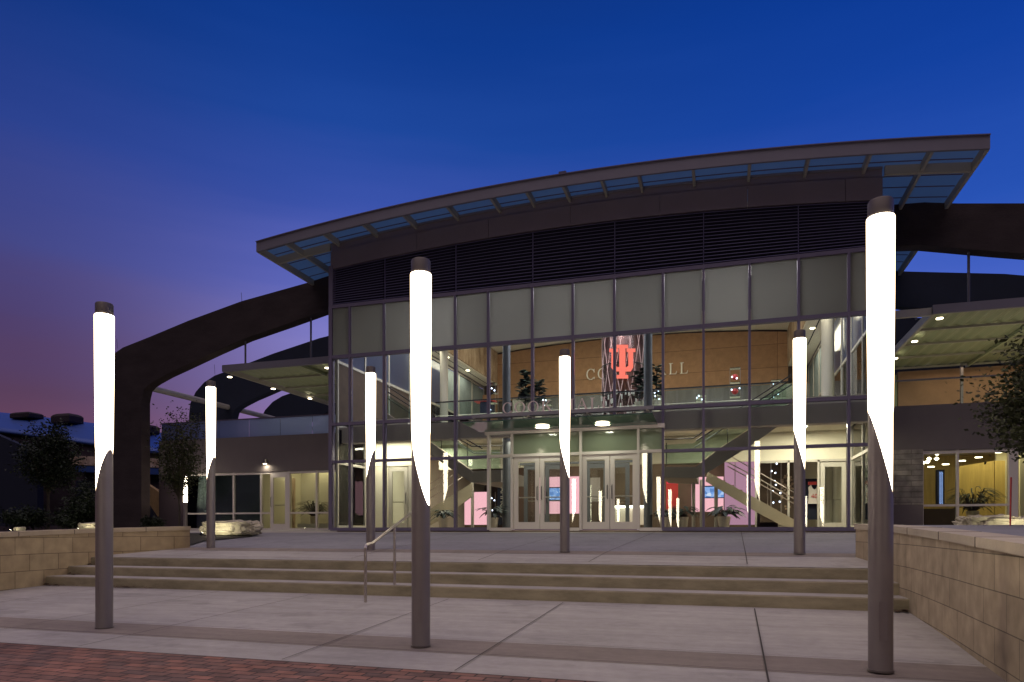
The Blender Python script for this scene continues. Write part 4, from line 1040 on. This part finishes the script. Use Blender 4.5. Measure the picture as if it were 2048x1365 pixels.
# canopy of a wing: fascia, corrugated soffit, purlins, downlights
def wing_canopy(u0, u1, v0, v1, z, par, lights, cols):
    MB().box(u0, u1, v0, v0+.08, z, z+.24).build('canopy_fascia', 'fascia', par)
    e = u0 if par is lw else u0
    MB().box(u0, u0+.08, v0+.082, v1, z, z+.22).build('canopy_side', 'beam', par)
    b = MB(); n = int((u1-u0-.1)/.09); top = []; bot = []
    for i in range(n+1):
        u = u0+.09 + i*.09; o_ = .05 if (i//2) % 2 else 0
        top.append((u + (.0 if i % 2 else .02), z+.17+o_)); bot.append((u + (.0 if i % 2 else .02), z+.16+o_))
    b.strip_y(top, bot, v0+.09, v1); b.build('corrugated_soffit', 'corr', par)
    for i in range(5):
        v = v0+.3 + (v1-v0-.5)*i/4; MB().box(u0+.09, u1, v-.025, v+.025, z+.09, z+.155).build('purlin', 'beam', par)
    for k in cols:
        MB().box(k-.04, k+.04, v0+.1, v1, z+.05, z+.14).build('cross_beam', 'corr', par)
    for u, v in lights: MB().tube([(u,v,z-.004),(u,v,z+.018)], .085, 16).build('downlight', 'warm', par)
CV = 20.75; zc = P(444,744,CV).z
lights = [(P(459.5,755,CV+.35).x, CV+.35)]
def lay(x, y):    # where the ray through (x, y) meets the level of the soffit
    a = (x-CX)/F; d = (zc-.0)*F/(HY-y); return (d*(CO*a-SI), d*(SI*a+CO))
wing_canopy(U(444,CV), UL-.3, CV, 28, zc, lw, [lay(459.5,755), lay(546.5,778.6), lay(620,798), lay(654.7,737)], [U(590,CV)])
area('left_canopy_light', (-14.8, 23.5, zc-.1), 4, 3, 85, (1,.88,.6))
rw = thing('right_wing', (8, WV, 0), 'low right wing with a lit corner window, split stone pier and covered terrace', 'building')
MB().box(UR+.02, 30, WV, WV+.3, ZHD+.05, ZPAR).build('upper_wall', 'wingwall', rw)
MB().box(UR+.02, 30, WV+.32, WV+6, ZHD+.6, ZPAR-.1).build('terrace_slab', 'terr', rw)
u1845 = U(1845, WV)
MB().box(UR+.02, u1845, WV-.04, WV+.3, Z(1810,1010,WV), ZHD+.09).build('split_stone_pier', 'rough', rw)
MB().box(UR+.02, u1845, WV-.05, WV+.3, -.1, Z(1810,1010,WV)-.005).build('smooth_base', 'wingwall', rw)
b = MB(); zr = Z(1900,1011,WV)
for x in (1845, 1916): b.box(U(x,WV)-.03, U(x,WV)+.03, WV+.02, WV+.14, 0, ZHD+.05)
b.box(U(2018,WV), U(2037,WV), WV+.015, WV+.14, 0, ZHD+.05)
b.box(u1845, U(2020,WV), WV+.024, WV+.13, ZHD-.05, ZHD+.04); b.box(u1845, U(2020,WV), WV+.024, WV+.13, zr-.03, zr+.03); b.box(u1845, U(2020,WV), WV+.024, WV+.13, .0, .08)
b.box(U(2037,WV), 30, WV+.024, WV+.13, ZHD-.05, ZHD+.04)
b.build('window_frame', 'frame_lo', rw)
for x0, x1 in ((1845,1916), (1916,2018), (2037,2120)):
    MB().box(U(x0,WV)+.03, U(x1,WV)-.03, WV+.07, WV+.08, .08, ZHD-.05).build('window_pane', 'glass', rw)
MB().box(u1845, 13, 27.5, 27.6, 0, 2.9).build('room_wall', 'woody', rw)
MB().box(u1845-.5, 14, WV+.4, 28, 2.62, 2.68).build('room_ceiling', 'whitec', rw)
MB().box(u1845-.5, 14, WV+.2, 28, -.05, -.01).build('room_floor', 'floor', rw)
MB().prism_y([(U(1912,25),0), (U(1988,25),0), (U(1988,25),Z(1985,922,25)), (U(1912,25),Z(1912,934,25))], 25, 25.1).build('yellow_wood_screen', 'woody', rw)
MB().box(U(1988,25)+.02, U(2010,25), 25.0, 25.5, 0, Z(1985,922,25)).build('screen_return', 'woody', rw)
MB().box(U(2002,25.2), U(2040,25.2), 25.6, 25.7, 0, 2.6).build('side_wall', 'white', rw)
f = quadbox('picture_frame', 'black', 2002, 940, 2010, 984, 25.5, .04, rw); quadbox('picture', 'white', 2003.5, 944, 2008.5, 980, 25.49, .012, rw)
MB().box(U(2040,24), 14, 24, 24.1, 0, 2.6).build('far_wall', 'white', rw)
b = MB(); b.box(u1845+.05, U(1914,23.2), 23.2, 23.5, 0, zr-.06); b.build('dark_cabinet', 'darkroom', rw)
for x, y in ((1998,905),(1957,915),(1924,922),(1891,929),(1862,934)): downlight(rw, x, y, 24.6 + (1998-x)*.012, .10)
for x, y in ((1858,918),(1874,908),(1855,924),(1873,918),(1846,926)):
    q = P(x,y,24); MB().lathe([(.02,-.05),(.07,0),(.02,.05)], q.x, q.y, q.z, 12).build('pendant_light', 'warm', rw)
t = thing('lit_pillar', P(1881, 1010, 26.6), 'narrow dark pillar dotted with blue lights inside the right wing window', 'display')
quadbox('pillar', 'bgdark', 1874, 940, 1889, 1012, 26.6, .2, t)
b = MB()
for k in range(26):
    for x in (1879.5, 1883.5): q = P(x + (k % 2), 945 + k*2.5, 26.58); b.box(q.x-.011, q.x+.011, 26.57, 26.595, q.z-.010, q.z+.008)
b.build('led_dots', emis('blue_dots', (.35, .5, 1), 2.2), t)
area('right_room_light', (8.0, 24.3, 2.55), 5, 1.6, 75, (1,.83,.40))
plant(1945, 1045, 23.6, 1.25, 'feathery palm inside the right wing window', 150, lw=.045, ll=.45, pot=True, m='leafd')
plant(628, 1050, 23.4, 1.15, 'feathery palm inside the left wing window', 130, lw=.045, ll=.40, pot=True, m='leafd')
c0 = U(1866,CV)
wing_canopy(c0, 30, CV, 28.2, zc, rw, [lay(1879,638), lay(1829,684), lay(1790,718), lay(1858,754), lay(1925,780)], [c0+3, c0+7])
MB().box(UR+.05, c0-.01, CV+.1, CV+.22, zc+.0, zc+.20).build('link_beam', 'beam', rw)
MB().box(6.2, 30, 28.0, 28.2, ZPAR-.05, zc).build('terrace_back_wall', 'salmon', rw)
MB().box(UR+.1, 6.19, 28.05, 28.15, ZPAR-.05, zc-.1).build('terrace_louvre', 'corr', rw)
for x in (1922,): MB().box(U(x,27.5)-.04, U(x,27.5)+.04, 27.4, 27.5, ZPAR, zc).build('terrace_post', 'rod', rw)
MB().box(UR+.05, 30, WV+.13, WV+.145, ZPAR, 4.28).build('rail_glass', 'glass', rw)
MB().box(UR+.05, 30, WV+.11, WV+.165, 4.28, 4.32).build('rail_cap', 'fascia', rw)
area('right_canopy_light', (10, 24, zc-.1), 8, 4, 210, (1,.90,.62))
area('terrace_wall_light', (8.5, 27.2, zc-.1), 3, .5, 14, (1,.75,.45))

# ------------------------------------------------------------------ boulders and uplights
def boulder(x0, x1, ytop, ybase, v, depth, label, seed, lit=()):
    rnd = random.Random(seed); a = P(x0, ybase, v); b_ = P(x1, ybase, v); top = Z(x0, ytop, v); n, m_ = 46, 16
    t = thing('boulder', ((a.x+b_.x)/2, v+depth/2, a.z), label, 'boulder', 'landscape boulders')
    bm = bmesh.new(); bmesh.ops.create_icosphere(bm, subdivisions=5, radius=1)
    from mathutils import noise
    cx_, sx, sz = (a.x+b_.x)/2, (b_.x-a.x)/2, (top-a.z)
    for q in bm.verts:
        c = q.co; e = .45
        s = Vector([math.copysign(abs(k)**e, k) for k in c]); s = s / max(1e-6, max(abs(s.x), abs(s.y), abs(s.z))) * (.55) + c*.45
        f = 1 + .15*noise.noise(c*2.1 + Vector((seed,0,0))) + .09*noise.noise(c*5 + Vector((0,seed,0))) + .08*abs(noise.noise(c*11)) - .10*abs(noise.noise(c*4+Vector((3,seed,1))))
        q.co = Vector((s.x*sx*f*.9, s.y*depth/2*f, (s.z*.5+.42)*sz*f))
    me = bpy.data.meshes.new('rock'); bm.to_mesh(me); bm.free(); me.materials.append(M['rock'])
    o = bpy.data.objects.new('rock', me); C.objects.link(o); o.parent = t
    for (x, y) in lit:
        q = P(x, y, v-.25); s_ = thing('ground_spotlight', (q.x, v-.3, q.z), 'tmp', 'spotlight')
        MB().tube([(q.x,v-.45,q.z),(q.x,v-.40,q.z+.05)], .035, 12).build('housing', 'bgdark', s_); MB().tube([(q.x,v-.40,q.z+.05),(q.x,v-.392,q.z+.058)], .03, 12).build('lens', 'spot', s_)
        area('boulder_spot', (q.x, v-.36, q.z+.07), .1, .1, 2.8, (1,.93,.62), (R(118), 0, 0)); SP.append(s_)
    return t
SP = []
boulder(386, 500, 1040, 1070, 15.6, .8, 'large pale boulder lit from below behind the light column at the left', 3, [(412,1070),(436,1070)])
boulder(1931, 2080, 1029, 1062, 12.5, .9, 'large pale boulder lit from below behind the right block wall', 8, [(2040,1064)])
boulder(148, 196, 1045, 1058, 16.5, .6, 'small lit rocks showing above the left block wall', 5, [(165,1062)])
boulder(25, 36, 1054, 1062, 16.0, .3, 'tiny lit stone above the far left of the block wall', 6, [(30,1064)])
for s_, lb in zip(SP, ['left spotlight of the pair lighting the boulder by the left light column', 'right spotlight of the pair lighting the boulder by the left light column', 'ground spotlight lighting the boulder behind the right block wall', 'ground spotlight lighting the small rocks above the left wall', 'ground spotlight lighting the tiny stone at the far left']):
    s_['label'] = lb
q = P(2020, 1062, 11.5); t = thing('garden_stake', q, 'thin dark red stake standing in front of the right boulder', 'stake')
MB().tube([q, P(2022, 955, 11.5)], .012, 6).build('stake', 'redp', t)

# ------------------------------------------------------------------ trees and shrubs
def tree(name, x, ybase, v, hgt, cr_w, cr0, label, cat, leaves, lsize, m, seed, shape='vase', trunk_r=.06, lean=0, clumps=26):
    rnd = random.Random(seed); a = P(x, ybase, v); t = thing(name, a, label, cat)
    tk = MB(); ends = []
    base = Vector(a); fork = base + Vector((lean*.2, 0, hgt*cr0))
    tk.tube([base, base + (fork-base)*.5 + Vector((.02,0,0)), fork], trunk_r, 9, trunk_r*.75)
    for i in range(clumps):
        an = rnd.uniform(0, 2*PI); f = rnd.uniform(.15, 1.0)
        if shape == 'vase': rr_ = cr_w/2 * (.25 + .75*f) * math.sqrt(rnd.random()) * (1 if f < .8 else .8)
        else: rr_ = cr_w/2 * math.sqrt(max(.05, 1-(2*f-1)**2)) * math.sqrt(rnd.uniform(.1, 1))
        e = base + Vector((rr_*math.cos(an)+lean*f, rr_*math.sin(an), hgt*(cr0*.8 + (1-cr0*.8)*f)))
        st_ = fork + (e-fork)*.0; mid = fork + (e-fork)*.5 + Vector((rnd.uniform(-.1,.1), rnd.uniform(-.1,.1), .08*hgt*(1-f)))
        tk.tube([fork - Vector((0,0,hgt*.06*rnd.random())), mid, e], trunk_r*.35, 5, trunk_r*.08); ends.append((mid, e))
    tk.build('trunk', 'bark', t, True)
    b = MB()
    for i in range(leaves):
        mid, e = rnd.choice(ends); c = mid + (e-mid)*rnd.uniform(.1, 1.15); sp = cr_w*.085
        c = c + Vector((rnd.gauss(0,sp), rnd.gauss(0,sp), rnd.gauss(0,sp*.8)))
        d = Vector((rnd.uniform(-1,1), rnd.uniform(-1,1), rnd.uniform(-.7,.5))).normalized(); s_ = d.cross(Vector((rnd.uniform(-1,1), rnd.uniform(-1,1), rnd.uniform(-1,1)))).normalized(); l_ = lsize*rnd.uniform(.6,1.3)
        b.add([c, c + d*l_*.5 + s_*l_*.28, c + d*l_, c + d*l_*.5 - s_*l_*.28], [(0,1,2,3)])
    b.build('crown', m, t)
    return t
tree('young_tree', 358, 1066, 16.5, Z(358,828,16.5)+.1, 1.75, .30, 'slender vase shaped young tree in front of the left wing', 'tree', 5200, .075, 'leafy', 11, 'vase', .035, 0, 60)
tree('dark_tree', 96, 1070, 18, Z(96,842,18)+.15, 1.9, .40, 'dark bushy tree left of the first light column, below the blue roof', 'tree', 9000, .10, 'leafd', 12, 'round', .06, 0, 60)
tree('maple_tree', 2095, 1062, 11.0, Z(2085,690,11)+.1, 1.75, .42, 'leafy maple reaching in from the right edge in front of the right wing', 'tree', 10000, .072, 'leafy', 13, 'round', .05, 0, 60)
tree('evergreen_shrub', 178, 1062, 17.5, 1.75, 1.2, .12, 'dark pointed evergreen just left of the first light column', 'shrub', 2*1800, .09, 'leafd', 15, 'round', .03, 0, 20)
tree('evergreen_shrub', 140, 1062, 17, .7, 1.1, .12, 'low dark shrub beside the small lit rocks', 'shrub', 2*1300, .09, 'leafd', 17, 'round', .03, 0, 20)
tree('evergreen_shrub', 45, 1062, 17, .7, 1.4, .12, 'wide dark shrub at the far left behind the block wall', 'shrub', 2*1600, .1, 'leafd', 18, 'round', .03, 0, 20)
tree('evergreen_shrub', 303, 1062, 19, .45, .7, .12, 'low dark shrub in front of the yellow lit stair wall', 'shrub', 2*1200, .09, 'leafd', 19, 'round', .03, 0, 20)
# fallen leaves gathered at the step ends
lv = MB(); rnd = random.Random(5)
for (x, y, n_, sx, zz) in ((245,1172,70,.35,zlow(9.5)), (103,1170,50,.25,zlow(9.5)), (1795,1222,60,.2,zlow(9.5)), (143,1148,25,.12,-.865), (178,1131,20,.1,-.705)):
    vv_ = {zlow(9.5): 9.53, -.865: 9.98, -.705: 10.45}[zz]; q = P(x, y, vv_)
    for i in range(n_):
        c = Vector((max(-11.9, min(2.2, q.x + rnd.gauss(0, sx))), vv_ + rnd.uniform(-.05,.04), zz + .012 + rnd.random()*.03)); a0 = rnd.uniform(0, 2*PI); l_ = rnd.uniform(.02,.05)
        d = Vector((math.cos(a0), math.sin(a0), rnd.uniform(-.3,.3)))*l_; s_ = Vector((-math.sin(a0), math.cos(a0), rnd.uniform(-.3,.3)))*l_*.4
        lv.add([c-d, c-s_, c+d, c+s_], [(0,1,2,3)])
o = lv.build('fallen_leaves', mat('dry_leaf', (.09,.05,.03), .8, var=.4, scale=20)); tag(o, 'brown fallen leaves gathered at the ends of the steps', 'leaves'); o['kind'] = 'stuff'

# ------------------------------------------------------------------ background, left
bgv = 42.0
bg_ = thing('barrel_roof_building', P(150, 1058, bgv), 'distant building with a long blue curved metal roof at the far left', 'building')
ridge = [(-120,815),(0,825),(50,830),(150,842),(230,852),(330,868)]; eave = [(-120,846),(0,862),(50,868),(150,882),(230,893),(330,905)]
rd = MB(); nseg = 6; vs = []
for (rx, ry), (ex_, ey_) in zip(ridge, eave):
    for k in range(nseg+1):
        f = k/nseg; v = bgv + 5*(1-f)**1.0; y = ry + (ey_-ry)*(f**1.3); q = P(rx + (ex_-rx)*f, y, v); vs.append(q)
w_ = nseg+1
rd.add(vs, [(i*w_+k, i*w_+k+1, (i+1)*w_+k+1, (i+1)*w_+k) for i in range(len(ridge)-1) for k in range(nseg)])
ro = rd.build('curved_roof', 'roofblue', bg_, True)
sm = ro.modifiers.new('thick', 'SOLIDIFY'); sm.thickness = .2
def bandpx(x0, ya0, yb0, x1, ya1, yb1, v, th, name, m, par):
    A, B, D_, E_ = P(x0,ya0,v), P(x1,ya1,v), P(x1,yb1,v), P(x0,yb0,v)
    return MB().prism_y([(A.x,A.z),(B.x,B.z),(D_.x,D_.z),(E_.x,E_.z)], v, v+th).build(name, m, par)
bandpx(-120,850,1062, 330,906,1062, bgv+.3, 4, 'wall', 'bgwall', bg_)
bandpx(140,912,930, 330,918,936, bgv+.1, .19, 'window_band', 'mural', bg_)
bandpx(150,932,944, 330,938,950, bgv-.4, .6, 'lower_roof', 'roofblue', bg_)
bandpx(-120,820,1062, 75,905,1062, bgv-3, .5, 'gable_wall', 'bgdark', bg_)
for x0, x1, y0, y1 in ((152,200,962,1000), (225,250,955,985)): quadbox('dark_window', 'bgdark', x0, y0, x1, y1, bgv+.2, .09, bg_)
for k, (x0, x1, y0, y1) in enumerate(((25,83,822,836), (107,163,825,846), (283,312,848,864))):
    a = P(x0,y1,bgv+3.5); b_ = P(x1,y0,bgv+3.5)
    bm_ = MB(); bm_.lathe([(1.3,0),(1.38,.15),(1.38,.7),(1.2,.88),(.9,1.0)], 0, 0, 0, 4); bm_.v = [((p_[0]-p_[1])*.7071, (p_[0]+p_[1])*.7071, p_[2]) for p_ in bm_.v]
    cx_, sx, sz = (a.x+b_.x)/2, (b_.x-a.x)/2, (b_.z-a.z)
    bm_.v = [(cx_+p_[0]*sx*.68, bgv+3.5+p_[1]*.7, a.z-.2+p_[2]*(sz+.1)) for p_ in bm_.v]; bm_.build('roof_ventilator', 'arch', bg_)
# side stair in yellow light
t = thing('outdoor_stair', P(330, 1058, 23.5), 'sloping tan side wall of an outdoor stair lit yellow behind the arch leg', 'stair')
MB().prism_y([(P(x,y,23.5).x, P(x,y,23.5).z) for x, y in ((283,962),(356,1008),(356,1058),(332,1058),(283,985))], 23.5, 23.7).build('side_wall', 'tan', t)
MB().prism_y([(P(x,y,23.45).x, P(x,y,23.45).z) for x, y in ((283,988),(330,1060),(283,1060))], 23.4, 23.49).build('dark_steps', 'bgdark', t)
q = P(286, 975, 22.9); area('stair_light', q, .15, .15, 12, (1,.62,.15), (R(90), 0, R(180-60)))
MB().tube([P(328,1058,23.0), P(328,948,23.0)], .03, 6).build('rail_post', 'bgdark', t)
# low wall behind the bed
t = thing('garden_wall', P(100, 1062, 15), 'low dark brown wall behind the left block wall', 'wall')
bandpx(-60,1054,1075, 200,1050,1075, 19.5, .3, 'wall', 'bgwall', t)
# distant dark tree belt on both sides of the view
for u0, u1, lab in ((-170, -60, 'left'), (40, 150, 'right')):
    b = MB(); rnd = random.Random(9)
    for i in range(2500):
        c = Vector((rnd.uniform(u0, u1), 110 + rnd.uniform(-6, 6), rnd.uniform(-1.5, 4.5 + 1.5*math.sin(i*.7)))); a0 = rnd.uniform(0, PI); d = Vector((math.cos(a0), .2, math.sin(a0)))*1.2; s_ = Vector((-math.sin(a0), .2, math.cos(a0)))*.8
        b.add([c-d, c-s_, c+d, c+s_], [(0,1,2,3)])
    o = b.build('distant_trees', 'leafd'); o['kind'] = 'stuff'; tag(o, 'dark far off line of trees on the %s' % ('left horizon' if lab == 'left' else 'right horizon'), 'trees')
